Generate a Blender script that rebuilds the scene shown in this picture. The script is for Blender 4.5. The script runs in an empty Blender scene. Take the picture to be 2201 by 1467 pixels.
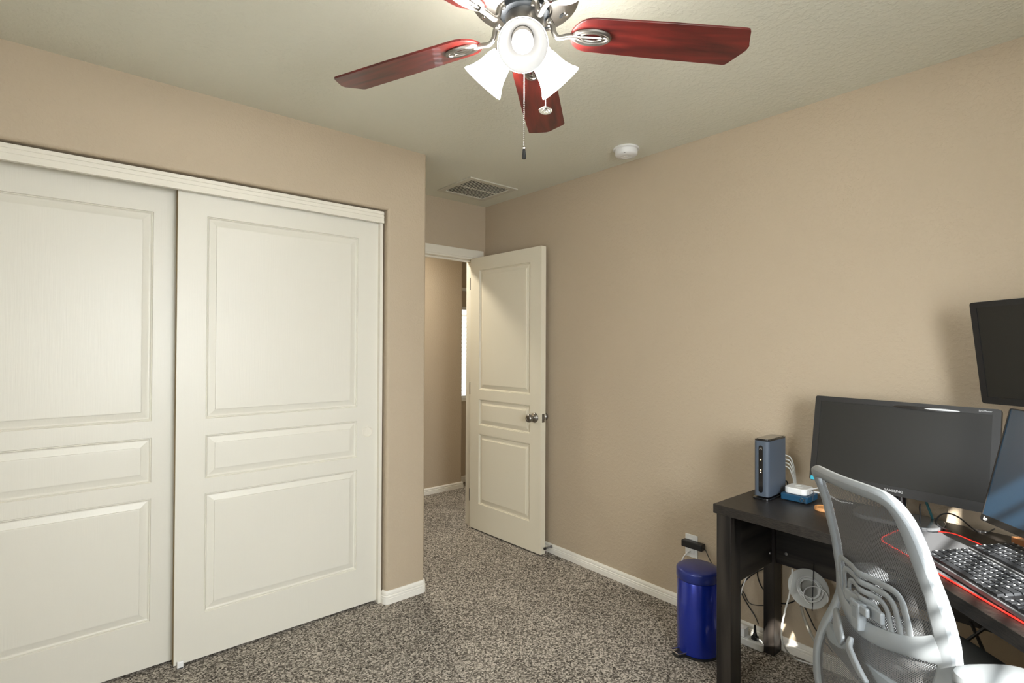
import bpy, bmesh, math, random
from mathutils import Vector, Matrix
random.seed(4)
C = bpy.context.scene.collection
S = bpy.context.scene

# ------------------------------------------------------------------ camera, world, sun, exposure
FPX, YAW, PIT, ROL, CAMZ = 1147.46, 0.708705, 0.0091969, 0.0040780, 1.36736
fw = Vector((math.sin(YAW)*math.cos(PIT), math.cos(YAW)*math.cos(PIT), math.sin(PIT)))
r0 = Vector((math.cos(YAW), -math.sin(YAW), 0)); u0 = r0.cross(fw)
rt = math.cos(ROL)*r0 + math.sin(ROL)*u0
up = -math.sin(ROL)*r0 + math.cos(ROL)*u0
CAM = Vector((0, 0, CAMZ))
cam = bpy.data.cameras.new('camera'); camo = bpy.data.objects.new('camera', cam); C.objects.link(camo)
camo.matrix_world = Matrix(((rt.x, up.x, -fw.x, 0), (rt.y, up.y, -fw.y, 0), (rt.z, up.z, -fw.z, CAMZ), (0, 0, 0, 1)))
cam.sensor_width = 36; cam.lens = FPX/2201*36; cam.clip_start = 0.02
S.camera = camo
S.view_settings.view_transform = 'Standard'; S.view_settings.look = 'None'
S.view_settings.gamma = 1; S.view_settings.use_curve_mapping = False
S.view_settings.exposure = 0.13

w = bpy.data.worlds.new('sky'); S.world = w; w.use_nodes = True
bg = w.node_tree.nodes['Background']; bg.inputs[0].default_value = (0.80, 0.92, 1.0, 1); bg.inputs[1].default_value = 3.0

def light(name, kind, loc, direction, energy, color=(1, 1, 1), size=None, size_y=None, **k):
    l = bpy.data.lights.new(name, kind); o = bpy.data.objects.new(name, l); C.objects.link(o)
    o.location = loc
    o.rotation_euler = Vector(direction).to_track_quat('-Z', 'Y').to_euler()
    l.energy = energy; l.color = color
    if size is not None and kind == 'AREA':
        l.shape = 'RECTANGLE'; l.size = size; l.size_y = size_y or size
    for a, b in k.items(): setattr(l, a, b)
    return o
SUN = Vector((0.62, 0.55, -0.56))
light('sun', 'SUN', (0.6, -4, 4), SUN, 19.0, (1.0, 0.97, 0.92), angle=0.011)
# daylight pouring through the bedroom window, set just outside its blinds
light('window_daylight', 'AREA', (0.71, -0.93, 1.45), (0, 1, -0.05), 88, (0.93, 0.97, 1.0), 1.0, 1.1)
# fill light added outside an unseen, made-up side window
light('side_fill_light', 'AREA', (-0.93, 0.9, 1.5), (1, 0, -0.05), 22, (0.95, 0.98, 1.0), 1.0, 1.2)
# flush light on the hall ceiling
light('hall_lamp', 'AREA', (1.95, 3.8, 2.37), (0, 0, -1), 20, (1.0, 0.93, 0.80), 0.16, 0.16)
# daylight in the room beyond the hall
light('far_window_daylight', 'AREA', (3.5, 4.60, 1.3), (0, -1, 0), 14, (0.95, 0.98, 1.0), .85, .9)

# ------------------------------------------------------------------ helpers
def at(px, py, ax, v):
    d = fw + rt*((px-1100.5)/FPX) - up*((py-733.5)/FPX)
    return CAM + d*((v-CAM[ax])/d[ax])
def X(px, py, v): return at(px, py, 0, v)
def Y(px, py, v): return at(px, py, 1, v)
def Z(px, py, v): return at(px, py, 2, v)

def nodes(m):
    m.use_nodes = True
    return m.node_tree, m.node_tree.nodes, m.node_tree.links
def mat(name, col, rough=.5, metal=0, spec=.5, emit=None, estr=0, coat=0, bump=None, trans=0, var=None):
    """bump=(scale, strength, distance, kind, stretch); var=(scale, amount)"""
    m = bpy.data.materials.new(name); t, n, l = nodes(m); b = n['Principled BSDF']
    b.inputs['Base Color'].default_value = (*col, 1); b.inputs['Roughness'].default_value = rough
    b.inputs['Metallic'].default_value = metal; b.inputs['Specular IOR Level'].default_value = spec
    b.inputs['Coat Weight'].default_value = coat; b.inputs['Transmission Weight'].default_value = trans
    if emit: b.inputs['Emission Color'].default_value = (*emit, 1); b.inputs['Emission Strength'].default_value = estr
    tc = n.new('ShaderNodeTexCoord')
    if bump:
        sc, st, di, kind, stretch = bump
        mp = n.new('ShaderNodeMapping'); mp.inputs['Scale'].default_value = stretch
        l.new(tc.outputs['Object'], mp.inputs['Vector'])
        if kind == 'voronoi':
            tx = n.new('ShaderNodeTexVoronoi'); tx.feature = 'SMOOTH_F1'; tx.inputs['Scale'].default_value = sc; out = tx.outputs['Distance']
        else:
            tx = n.new('ShaderNodeTexNoise'); tx.inputs['Scale'].default_value = sc; tx.inputs['Detail'].default_value = 4; out = tx.outputs['Fac']
        l.new(mp.outputs[0], tx.inputs['Vector'])
        if kind == 'knock':
            rp = n.new('ShaderNodeValToRGB'); rp.color_ramp.elements[0].position = .45; rp.color_ramp.elements[1].position = .62
            l.new(out, rp.inputs[0]); out = rp.outputs[0]
        bp = n.new('ShaderNodeBump'); bp.inputs['Strength'].default_value = st; bp.inputs['Distance'].default_value = di
        l.new(out, bp.inputs['Height']); l.new(bp.outputs[0], b.inputs['Normal'])
    if var:
        tx = n.new('ShaderNodeTexNoise'); tx.inputs['Scale'].default_value = var[0]; tx.inputs['Detail'].default_value = 3
        l.new(tc.outputs['Object'], tx.inputs['Vector'])
        hs = n.new('ShaderNodeHueSaturation'); hs.inputs['Color'].default_value = (*col, 1)
        mr = n.new('ShaderNodeMapRange'); mr.inputs['To Min'].default_value = 1-var[1]; mr.inputs['To Max'].default_value = 1+var[1]
        l.new(tx.outputs['Fac'], mr.inputs['Value']); l.new(mr.outputs[0], hs.inputs['Value']); l.new(hs.outputs[0], b.inputs['Base Color'])
    return m

def carpet_mat():
    m = bpy.data.materials.new('carpet'); t, n, l = nodes(m); b = n['Principled BSDF']
    tc = n.new('ShaderNodeTexCoord')
    v = n.new('ShaderNodeTexVoronoi'); v.inputs['Scale'].default_value = 165; v.inputs['Randomness'].default_value = 1
    l.new(tc.outputs['Object'], v.inputs['Vector'])
    sep = n.new('ShaderNodeSeparateColor'); l.new(v.outputs['Color'], sep.inputs[0])
    n2 = n.new('ShaderNodeTexNoise'); n2.inputs['Scale'].default_value = 90; n2.inputs['Detail'].default_value = 2
    l.new(tc.outputs['Object'], n2.inputs['Vector'])
    mx = n.new('ShaderNodeMath'); mx.operation = 'ADD'; mx.inputs[1].default_value = 0
    mm = n.new('ShaderNodeMath'); mm.operation = 'MULTIPLY'; mm.inputs[1].default_value = .62; l.new(sep.outputs[0], mm.inputs[0])
    mm2 = n.new('ShaderNodeMath'); mm2.operation = 'MULTIPLY'; mm2.inputs[1].default_value = .42; l.new(n2.outputs['Fac'], mm2.inputs[0])
    l.new(mm.outputs[0], mx.inputs[0]); l.new(mm2.outputs[0], mx.inputs[1])
    n3 = n.new('ShaderNodeTexNoise'); n3.inputs['Scale'].default_value = 3.0; n3.inputs['Detail'].default_value = 3
    l.new(tc.outputs['Object'], n3.inputs['Vector'])
    m3 = n.new('ShaderNodeMath'); m3.operation = 'MULTIPLY_ADD'; m3.inputs[1].default_value = .22; m3.inputs[2].default_value = -.11
    l.new(n3.outputs['Fac'], m3.inputs[0])
    ma = n.new('ShaderNodeMath'); ma.operation = 'ADD'; l.new(mx.outputs[0], ma.inputs[0]); l.new(m3.outputs[0], ma.inputs[1])
    r = n.new('ShaderNodeValToRGB'); e = r.color_ramp.elements
    e[0].position = .20; e[0].color = (.052, .045, .037, 1); e[1].position = .85; e[1].color = (.62, .56, .48, 1)
    e2 = e.new(.48); e2.color = (.205, .182, .152, 1)
    l.new(ma.outputs[0], r.inputs[0]); l.new(r.outputs[0], b.inputs['Base Color'])
    b.inputs['Roughness'].default_value = .95; b.inputs['Specular IOR Level'].default_value = .1
    bp = n.new('ShaderNodeBump'); bp.inputs['Strength'].default_value = 1; bp.inputs['Distance'].default_value = .006
    l.new(ma.outputs[0], bp.inputs['Height']); l.new(bp.outputs[0], b.inputs['Normal'])
    return m

def wood_mat(name, c1, c2, scale, stretch, rough, coat=0, bump=.15, coords='Object'):
    m = bpy.data.materials.new(name); t, n, l = nodes(m); b = n['Principled BSDF']
    tc = n.new('ShaderNodeTexCoord'); mp = n.new('ShaderNodeMapping'); mp.inputs['Scale'].default_value = stretch
    l.new(tc.outputs[coords], mp.inputs['Vector'])
    tx = n.new('ShaderNodeTexNoise'); tx.inputs['Scale'].default_value = scale; tx.inputs['Detail'].default_value = 6; tx.inputs['Distortion'].default_value = .4
    l.new(mp.outputs[0], tx.inputs['Vector'])
    r = n.new('ShaderNodeValToRGB'); e = r.color_ramp.elements
    e[0].position = .35; e[0].color = (*c1, 1); e[1].position = .68; e[1].color = (*c2, 1)
    l.new(tx.outputs['Fac'], r.inputs[0]); l.new(r.outputs[0], b.inputs['Base Color'])
    b.inputs['Roughness'].default_value = rough; b.inputs['Coat Weight'].default_value = coat
    bp = n.new('ShaderNodeBump'); bp.inputs['Strength'].default_value = bump; bp.inputs['Distance'].default_value = .001
    l.new(tx.outputs['Fac'], bp.inputs['Height']); l.new(bp.outputs[0], b.inputs['Normal'])
    return m

def weave_mat(name, col, pitch, fill, coordscale=1.0):
    """woven mesh fabric: threads with real see-through gaps, laid out on the UV map (in metres)"""
    m = bpy.data.materials.new(name); t, n, l = nodes(m); b = n['Principled BSDF']; out = n['Material Output']
    b.inputs['Base Color'].default_value = (*col, 1); b.inputs['Roughness'].default_value = .6
    uv = n.new('ShaderNodeUVMap'); sp = n.new('ShaderNodeSeparateXYZ'); l.new(uv.outputs[0], sp.inputs[0])
    fac = []
    row = n.new('ShaderNodeMath'); row.operation = 'DIVIDE'; row.inputs[1].default_value = pitch; l.new(sp.outputs[1], row.inputs[0])
    fl = n.new('ShaderNodeMath'); fl.operation = 'FLOOR'; l.new(row.outputs[0], fl.inputs[0])
    hf = n.new('ShaderNodeMath'); hf.operation = 'MULTIPLY'; hf.inputs[1].default_value = .5; l.new(fl.outputs[0], hf.inputs[0])
    col_ = n.new('ShaderNodeMath'); col_.operation = 'DIVIDE'; col_.inputs[1].default_value = pitch*1.15; l.new(sp.outputs[0], col_.inputs[0])
    ca = n.new('ShaderNodeMath'); ca.operation = 'ADD'; l.new(col_.outputs[0], ca.inputs[0]); l.new(hf.outputs[0], ca.inputs[1])
    for src, k in ((ca, fill[0]), (row, fill[1])):
        fr = n.new('ShaderNodeMath'); fr.operation = 'FRACT'; l.new(src.outputs[0], fr.inputs[0])
        g = n.new('ShaderNodeMath'); g.operation = 'GREATER_THAN'; g.inputs[1].default_value = k; l.new(fr.outputs[0], g.inputs[0])
        fac.append(g)
    mu = n.new('ShaderNodeMath'); mu.operation = 'MULTIPLY'; l.new(fac[0].outputs[0], mu.inputs[0]); l.new(fac[1].outputs[0], mu.inputs[1])
    tr = n.new('ShaderNodeBsdfTransparent'); mix = n.new('ShaderNodeMixShader')
    l.new(mu.outputs[0], mix.inputs[0]); l.new(b.outputs[0], mix.inputs[1]); l.new(tr.outputs[0], mix.inputs[2]); l.new(mix.outputs[0], out.inputs[0])
    return m

def shade_mat(name, strength, base=.95):
    m = bpy.data.materials.new(name); t, n, l = nodes(m); b = n['Principled BSDF']
    b.inputs['Base Color'].default_value = (base, base, base*.98, 1); b.inputs['Roughness'].default_value = .25
    b.inputs['Emission Color'].default_value = (1, .97, .93, 1); b.inputs['Emission Strength'].default_value = strength
    return m

M = dict(
    wall=mat('wall_paint', (.490, .402, .290), .62, spec=.35, bump=(70, .30, .0025, 'knock', (1, 1, 1))),
    ceiling=mat('ceiling_paint', (.720, .705, .590), .75, spec=.3, bump=(60, .30, .0025, 'knock', (1, 1, 1))),
    trim=mat('cream_trim', (.775, .735, .630), .38, spec=.5),
    closet=mat('cream_closet_door', (.735, .705, .610), .38, bump=(22, .34, .0010, 'noise', (9, 9, .35))),
    door=mat('cream_door', (.760, .705, .560), .40, bump=(30, .12, .001, 'noise', (6, 6, .6))),
    base=mat('baseboard_paint', (.830, .800, .720), .4),
    carpet=carpet_mat(),
    nickel=mat('brushed_nickel', (.30, .285, .26), .34, 1),
    chrome=mat('chrome', (.75, .74, .72), .12, 1),
    darkmetal=mat('dark_metal', (.03, .035, .04), .4, .6),
    cherry=wood_mat('cherry_veneer', (.045, .006, .006), (.165, .017, .013), 3.5, (1, 1, 1), .32, .15, .05, 'UV'),
    edge=mat('blade_edge', (.10, .012, .010), .5),
    shade=shade_mat('frosted_glass', 55.0), shadein=shade_mat('frosted_glass_inside', .28, .38),
    bulb=mat('bulb', (1, 1, 1), .5, emit=(1, .96, .90), estr=1.7),
    white=mat('white_plastic', (.80, .80, .78), .35),
    offwhite=mat('off_white_plastic', (.66, .66, .62), .4),
    black=mat('black_plastic', (.012, .012, .013), .35),
    gloss=mat('gloss_black', (.010, .010, .011), .14, coat=.6),
    screen=mat('screen_panel', (.020, .019, .016), .36, spec=.35),
    glass=mat('glossy_screen', (.020, .055, .100), .16, spec=.6, coat=.4),
    desk=wood_mat('black_oak_laminate', (.0035, .003, .003), (.040, .033, .027), 26, (1, 1, 1), .40, 0, .3, 'UV'),
    bin=mat('blue_lacquer', (.004, .022, .30), .22, .35, coat=.7),
    binlid=mat('blue_lid', (.016, .030, .20), .30, .2, coat=.3),
    modem=mat('slate_plastic', (.075, .095, .125), .42),
    navy=mat('blue_box_plastic', (.012, .065, .13), .3),
    coaster=mat('light_wood', (.70, .33, .12), .45),
    block=mat('brown_wood', (.33, .15, .06), .5),
    frame=mat('grey_nylon', (.255, .275, .285), .38),
    fabric=mat('light_knit', (.56, .58, .59), .8, bump=(300, .9, .0009, 'voronoi', (1, 1, 1))),
    seat=mat('charcoal_fabric', (.22, .24, .25), .9, bump=(500, .5, .00025, 'noise', (1, 1, 1))),
    pad=mat('mousepad_cloth', (.11, .113, .118), .6, bump=(700, .3, .0001, 'noise', (1, 1, 1))),
    led=mat('red_led_tube', (.6, .03, .02), .3, emit=(1, .03, .02), estr=1.0),
    key=mat('key_cap', (.030, .032, .035), .33),
    legend=mat('key_legend', (.75, .78, .78), .4),
    kb=mat('keyboard_case', (.15, .155, .16), .38),
    teal=mat('teal_sticker', (.05, .45, .60), .4),
    tealc=mat('teal_cord', (.01, .10, .12), .6),
    silver=mat('silver_paint', (.5, .5, .5), .3, .8),
    led2=mat('amber_led', (.9, .7, .3), .3, emit=(1, .75, .35), estr=3),
    clear=mat('smoky_clear', (.13, .135, .14), .12, coat=.5),
    hose=mat('clear_hose', (.42, .40, .34), .15, coat=.5),
    duct=mat('duct_dark', (.012, .010, .007), .8),
    vent=mat('vent_paint', (.60, .57, .47), .5),
    blind=mat('blind_slat', (.80, .80, .78), .5),
    gapshade=mat('painted_gap_shade', (.26, .19, .09), .8),  # shade of the closet door gap put into a brown colour
    satin=mat('satin_black', (.017, .016, .015), .36),
    steel=mat('steel', (.4, .4, .4), .3, 1),
)

class MB:
    def __init__(s, mtx=None): s.v = []; s.f = []; s.mi = []; s.uv = []; s.m = mtx or Matrix(); s.cur = 0
    def add(s, vs, fs, uvs=None, k=None):
        o = len(s.v)
        s.v += [s.m @ Vector(v) for v in vs]
        for i, f in enumerate(fs):
            s.f.append(tuple(o+j for j in f)); s.mi.append(s.cur if k is None else k)
            s.uv.append(uvs[i] if uvs else None)
    def box(s, lo, hi, mtx=None, k=None):
        x0, y0, z0 = lo; x1, y1, z1 = hi
        vs = [Vector(p) for p in ((x0,y0,z0),(x1,y0,z0),(x1,y1,z0),(x0,y1,z0),(x0,y0,z1),(x1,y0,z1),(x1,y1,z1),(x0,y1,z1))]
        if mtx: vs = [mtx @ p for p in vs]
        s.add(vs, [(3,2,1,0),(4,5,6,7),(0,1,5,4),(1,2,6,5),(2,3,7,6),(3,0,4,7)], k=k)
    def lathe(s, prof, mtx=None, seg=32, k=None):
        """prof: (r, z) list, around local z"""
        mtx = mtx or Matrix(); vs = []; fs = []
        for r, z in prof:
            for i in range(seg):
                a = 2*math.pi*i/seg; vs.append(mtx @ Vector((r*math.cos(a), r*math.sin(a), z)))
        for j in range(len(prof)-1):
            for i in range(seg):
                i2 = (i+1) % seg; fs.append((j*seg+i, j*seg+i2, (j+1)*seg+i2, (j+1)*seg+i))
        if prof[0][0] > 1e-6: fs.append(tuple(reversed(range(seg))))
        if prof[-1][0] > 1e-6: fs.append(tuple((len(prof)-1)*seg+i for i in range(seg)))
        s.add(vs, fs, k=k)
    def prism(s, pts, z0, z1, mtx=None, k=None, uv=False):
        mtx = mtx or Matrix(); n = len(pts)
        vs = [mtx @ Vector((x, y, z0)) for x, y in pts] + [mtx @ Vector((x, y, z1)) for x, y in pts]
        fs = [tuple(reversed(range(n))), tuple(range(n, 2*n))] + [(i, (i+1) % n, n+(i+1) % n, n+i) for i in range(n)]
        uvs = None
        if uv:
            uvs = [[pts[i] for i in reversed(range(n))], [pts[i] for i in range(n)]] + [[pts[i], pts[(i+1) % n], pts[(i+1) % n], pts[i]] for i in range(n)]
        s.add(vs, fs, uvs, k=k)
    def tube(s, pts, r, seg=8, k=None, caps=True, closed=False):
        pts = [Vector(p) for p in pts]; n = len(pts); vs = []; fs = []
        rad = r if isinstance(r, (list, tuple)) else [r]*n
        ref = Vector((0, 0, 1))
        prev = None
        for i, p in enumerate(pts):
            if closed: t = pts[(i+1) % n]-pts[i-1]
            else: t = (pts[min(i+1, n-1)]-pts[max(i-1, 0)])
            t = t.normalized() if t.length > 1e-9 else Vector((0, 0, 1))
            if prev is None:
                a = t.cross(ref);
                if a.length < .1: a = t.cross(Vector((1, 0, 0)))
                a.normalize()
            else:
                a = prev-t*prev.dot(t); a.normalize()
            prev = a; b = t.cross(a)
            for j in range(seg):
                q = 2*math.pi*j/seg; vs.append(p+(a*math.cos(q)+b*math.sin(q))*rad[i])
        m_ = n if closed else n-1
        for i in range(m_):
            for j in range(seg):
                j2 = (j+1) % seg; i2 = (i+1) % n
                fs.append((i*seg+j, i*seg+j2, i2*seg+j2, i2*seg+j))
        if caps and not closed:
            fs.append(tuple(reversed(range(seg)))); fs.append(tuple((n-1)*seg+j for j in range(seg)))
        s.add(vs, fs, k=k)
    def sweep(s, pts, nrm, wid, thk, closed=False, k=None):
        """flat strip with rounded edges: width lies in the surface, thickness along nrm (towards +n)"""
        pts = [Vector(p) for p in pts]; n = len(pts); vs = []; fs = []
        prof = [(-.5, .25), (-.38, .0), (-.0, -.06), (.38, .0), (.5, .25), (.5, .75), (.38, 1), (-.38, 1), (-.5, .75)]
        pn = len(prof)
        for i, p in enumerate(pts):
            t = (pts[(i+1) % n]-pts[i-1]) if closed else (pts[min(i+1, n-1)]-pts[max(i-1, 0)])
            t.normalize(); nn = Vector(nrm[i]); nn = (nn-t*nn.dot(t)).normalized(); b = t.cross(nn)
            for a, c in prof: vs.append(p+b*a*wid[i]+nn*c*thk[i])
        for i in range(n if closed else n-1):
            for j in range(pn):
                j2 = (j+1) % pn; i2 = (i+1) % n; fs.append((i*pn+j, i*pn+j2, i2*pn+j2, i2*pn+j))
        if not closed: fs.append(tuple(reversed(range(pn)))); fs.append(tuple((n-1)*pn+j for j in range(pn)))
        s.add(vs, fs, k=k)
    def build(s, name, mats, parent=None, smooth=False, bevel=0, seg=2, sub=0, base=None, angle=35, boxuv=False, recalc=True):
        me = bpy.data.meshes.new(name); o = bpy.data.objects.new(name, me); C.objects.link(o)
        off = Vector((0, 0, 0))
        if parent is not None:
            o.parent = parent; off = WL[parent.name]
        elif base is not None: off = Vector(base); o.location = off
        WL[o.name] = off
        me.from_pydata([v-off for v in s.v], [], s.f)
        if parent is not None and parent.type != 'EMPTY':
            pass
        for m in (mats if isinstance(mats, (list, tuple)) else [mats]): me.materials.append(m)
        for p, k in zip(me.polygons, s.mi): p.material_index = k; p.use_smooth = smooth
        if any(u is not None for u in s.uv):
            ul = me.uv_layers.new(name='UVMap')
            for p, u in zip(me.polygons, s.uv):
                if u:
                    for li, c in zip(p.loop_indices, u): ul.data[li].uv = c
        elif boxuv:
            ul = me.uv_layers.new(name='UVMap')
            for p in me.polygons:
                nn = p.normal
                for li in p.loop_indices:
                    v = me.vertices[me.loops[li].vertex_index].co
                    if abs(nn.z) > .7: c = (v.y*.06*boxuv, v.x)        # grain runs along local y on tops
                    elif abs(nn.x) > abs(nn.y): c = (v.y*.06, v.z) if boxuv == 1 else (v.z*.06, v.y)
                    else: c = (v.x*.06, v.z) if boxuv == 1 else (v.z*.06, v.x)
                    ul.data[li].uv = c
        if recalc:
            bm = bmesh.new(); bm.from_mesh(me); bmesh.ops.recalc_face_normals(bm, faces=bm.faces); bm.to_mesh(me); bm.free()
        if bevel:
            b = o.modifiers.new('b', 'BEVEL'); b.width = bevel; b.segments = seg; b.limit_method = 'ANGLE'; b.angle_limit = math.radians(angle)
        if sub:
            b = o.modifiers.new('s', 'SUBSURF'); b.levels = sub; b.render_levels = sub
        if smooth:
            try: me.set_sharp_from_angle(angle=math.radians(40))
            except Exception: pass
        return o
WL = {}
def thing(name, loc, label, cat, group=None):
    o = bpy.data.objects.new(name, None); C.objects.link(o); o.location = loc; o.empty_display_size = .05
    WL[o.name] = Vector(loc); o['label'] = label; o['category'] = cat
    if group: o['group'] = group
    return o
def tag(o, label, cat, group=None):
    o['label'] = label; o['category'] = cat
    if group: o['group'] = group
    return o
def struct(o, label=None):
    o['kind'] = 'structure'
    if label: o['label'] = label
    return o
def smoothpts(pts, n=8, closed=False):
    """Catmull-Rom through the points"""
    P = [Vector(p) for p in pts]; out = []; N = len(P)
    rng = range(N) if closed else range(N-1)
    for i in rng:
        p0 = P[i-1] if (closed or i > 0) else P[0]*2-P[1]
        p1 = P[i]; p2 = P[(i+1) % N]
        p3 = P[(i+2) % N] if (closed or i+2 < N) else P[-1]*2-P[-2]
        for k in range(n):
            t = k/n
            out.append(.5*((2*p1)+(p2-p0)*t+(2*p0-5*p1+4*p2-p3)*t*t+(3*p1-p0-3*p2+p3)*t**3))
    if not closed: out.append(P[-1])
    return out
def rrect(x0, y0, x1, y1, r, n=5):
    pts = []
    for cx, cy, a0 in ((x1-r, y1-r, 0), (x0+r, y1-r, 90), (x0+r, y0+r, 180), (x1-r, y0+r, 270)):
        for i in range(n+1):
            a = math.radians(a0+90*i/n); pts.append((cx+r*math.cos(a), cy+r*math.sin(a)))
    return pts
def frame_mtx(o, x, y, z):
    return Matrix(((x[0], y[0], z[0], o[0]), (x[1], y[1], z[1], o[1]), (x[2], y[2], z[2], o[2]), (0, 0, 0, 1)))

# ------------------------------------------------------------------ room shell
H = 2.44; XR = 2.521; YC = 2.586; YD = 3.263; XK = 1.581; XL = -.82; YF = -.73
b = MB(); b.box((-3, -1.0, -.1), (6, 5, 0)); struct(b.build('floor', M['carpet']), 'grey brown speckled carpet')
b = MB(); b.box((-3, -1.0, H), (6, 5, H+.1)); struct(b.build('ceiling', M['ceiling']), 'greenish beige textured ceiling')
b = MB(); b.box((XR, YF-.1, 0), (XR+.1, YD+.1, H)); struct(b.build('wall_right', M['wall']))
# closet wall with bullnosed opening
def closet_wall():
    bm = bmesh.new()
    OX0, OX1, OZ = -.505, 1.345, 2.092
    pts = [(XL, 0), (OX0, 0), (OX0, OZ), (OX1, OZ), (OX1, 0), (XK, 0), (XK, H), (XL, H)]
    f = [bm.verts.new((x, YC, z)) for x, z in pts]; k = [bm.verts.new((x, YC+.115, z)) for x, z in pts]
    n = len(pts)
    bm.faces.new(f); bm.faces.new(list(reversed(k)))
    for i in range(n): bm.faces.new((f[i], k[i], k[(i+1) % n], f[(i+1) % n]))
    bmesh.ops.recalc_face_normals(bm, faces=bm.faces)
    sel = []
    for e in bm.edges:
        a, c = e.verts[0].co, e.verts[1].co
        if abs(a.y-YC) < 1e-5 and abs(c.y-YC) < 1e-5:
            if (abs(a.x-OX1) < 1e-5 and abs(c.x-OX1) < 1e-5) or (abs(a.x-OX0) < 1e-5 and abs(c.x-OX0) < 1e-5) or (abs(a.z-OZ) < 1e-5 and abs(c.z-OZ) < 1e-5) or (abs(a.x-XK) < 1e-5 and abs(c.x-XK) < 1e-5):
                sel.append(e)
    bmesh.ops.bevel(bm, geom=sel, offset=.017, segments=5, affect='EDGES', profile=.5)
    me = bpy.data.meshes.new('wall_back'); bm.to_mesh(me); bm.free(); me.materials.append(M['wall'])
    for p in me.polygons: p.use_smooth = True
    try: me.set_sharp_from_angle(angle=math.radians(30))
    except Exception: pass
    o = bpy.data.objects.new('wall_back', me); C.objects.link(o); return o
struct(closet_wall())
b = MB(); b.box((XK-.115, YC+.10, 0), (XK, YD, H)); struct(b.build('wall_recess_left', M['wall']))
b = MB(); b.box((XL, YC+.70, 0), (XK-.1, YC+.78, H)); struct(b.build('wall_closet', M['wall']))
# wall with the doorway
DX0, DX1, DZ = 1.675, 2.432, 2.038
b = MB()
b.box((XK-.115, YD, 0), (DX0, YD+.115, H)); b.box((DX1, YD, 0), (XR, YD+.115, H)); b.box((DX0, YD, DZ), (DX1, YD+.115, H))
struct(b.build('wall_doorway', M['wall']))
# walls beside and behind the camera, with the bedroom window and an added side window
def wall_hole(name, ax, v0, v1, a0, a1, h0, h1, z0, z1):
    b = MB()
    def bx(p0, p1, q0, q1):
        if p1-p0 < 1e-4 or q1-q0 < 1e-4: return
        if ax == 'y': b.box((p0, v0, q0), (p1, v1, q1))
        else: b.box((v0, p0, q0), (v1, p1, q1))
    bx(a0, h0, 0, H); bx(h1, a1, 0, H); bx(h0, h1, 0, z0); bx(h0, h1, z1, H)
    return struct(b.build(name, M['wall']))
wall_hole('wall_front', 'y', YF-.1, YF, XL-.1, XR, .20, 1.22, .90, 2.09)
wall_hole('wall_left', 'x', XL-.1, XL, YF, YC+.78, .40, 1.40, .90, 2.08)
def blinds(name, lab, ax, v, a0, a1, z0, z1, pitch, tilt, sgn=1):
    r = bpy.data.objects.new(name, None); C.objects.link(r); r['kind'] = 'structure'; r['label'] = lab
    loc = ((a0+a1)/2, v, z0) if ax == 'y' else (v, (a0+a1)/2, z0); r.location = loc; WL[r.name] = Vector(loc)
    b = MB(); t = .03; d0, d1 = v-.03, v+.03
    for lo, hi in (((a0, z0), (a0+t, z1)), ((a1-t, z0), (a1, z1)), ((a0, z0), (a1, z0+t)), ((a0, z1-t), (a1, z1))):
        if ax == 'y': b.box((lo[0], d0-.02, lo[1]), (hi[0], d0, hi[1]))
        else: b.box((d0-.02, lo[0], lo[1]), (d0, hi[0], hi[1]))
    b.build('window_frame', M['white'], r)
    b = MB(); n = int((z1-z0-.08)/pitch); hw = pitch*.44
    for i in range(n):
        z = z0+.04+i*pitch; c, s_ = math.cos(tilt)*hw, math.sin(tilt)*hw*sgn
        lo, hi = a0+.01, a1-.01
        if ax == 'y': vs = [(lo, v-c, z+s_), (hi, v-c, z+s_), (hi, v+c, z-s_), (lo, v+c, z-s_)]
        else: vs = [(v-c, lo, z+s_), (v-c, hi, z+s_), (v+c, hi, z-s_), (v+c, lo, z-s_)]
        vs2 = [(p[0], p[1], p[2]+.0025) for p in vs]
        b.add(vs+vs2, [(0,1,2,3),(7,6,5,4),(0,4,5,1),(1,5,6,2),(2,6,7,3),(3,7,4,0)])
    o = b.build('slats', M['blind'], r); o['kind'] = 'stuff'
    return r
blinds('window_1', 'bedroom window with horizontal blinds', 'y', YF-.05, .20, 1.22, .90, 2.09, .066, math.radians(30))
blinds('added_window', 'added side window with horizontal blinds, out of view', 'x', XL-.05, .40, 1.40, .90, 2.08, .052, math.radians(25))  # unseen window added to let fill light into the room
# hall and the room beyond it
b = MB(); b.box((-.9, 4.245, 0), (3.005, 4.36, H)); struct(b.build('wall_hall', M['wall'], bevel=.012, seg=3))
b = MB(); b.box((2.90, 4.35, 0), (3.004, 4.52, H)); struct(b.build('wall_hall_corner', M['wall']))
b = MB(); b.box((-1.0, YC+.78, 0), (-.9, 4.4, H)); struct(b.build('wall_hall_end', M['wall']))
b = MB(); b.box((XR+.1, YD-.1, 0), (4.7, YD+.0, H)); struct(b.build('wall_hall_right', M['wall']))
b = MB(); b.box((4.6, YD, 0), (4.7, 4.52, H)); struct(b.build('wall_far_right', M['wall']))
wall_hole('wall_far', 'y', 4.42, 4.52, 3.0, 4.6, 3.06, 3.95, .84, 1.765)
blinds('window_3', 'far window with bright white blinds seen through the doorway', 'y', 4.46, 3.06, 3.95, .84, 1.765, .040, math.radians(35), -1)
b = MB(); b.box((3.03, 4.385, 1.925), (4.0, 4.42, 1.955)); struct(b.build('trim_4', M['white']), 'white rail above the far window')
b = MB(); b.box((3.03, 4.39, .815), (4.0, 4.42, .838)); struct(b.build('trim_5', M['base']), 'sill of the far window')

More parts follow.
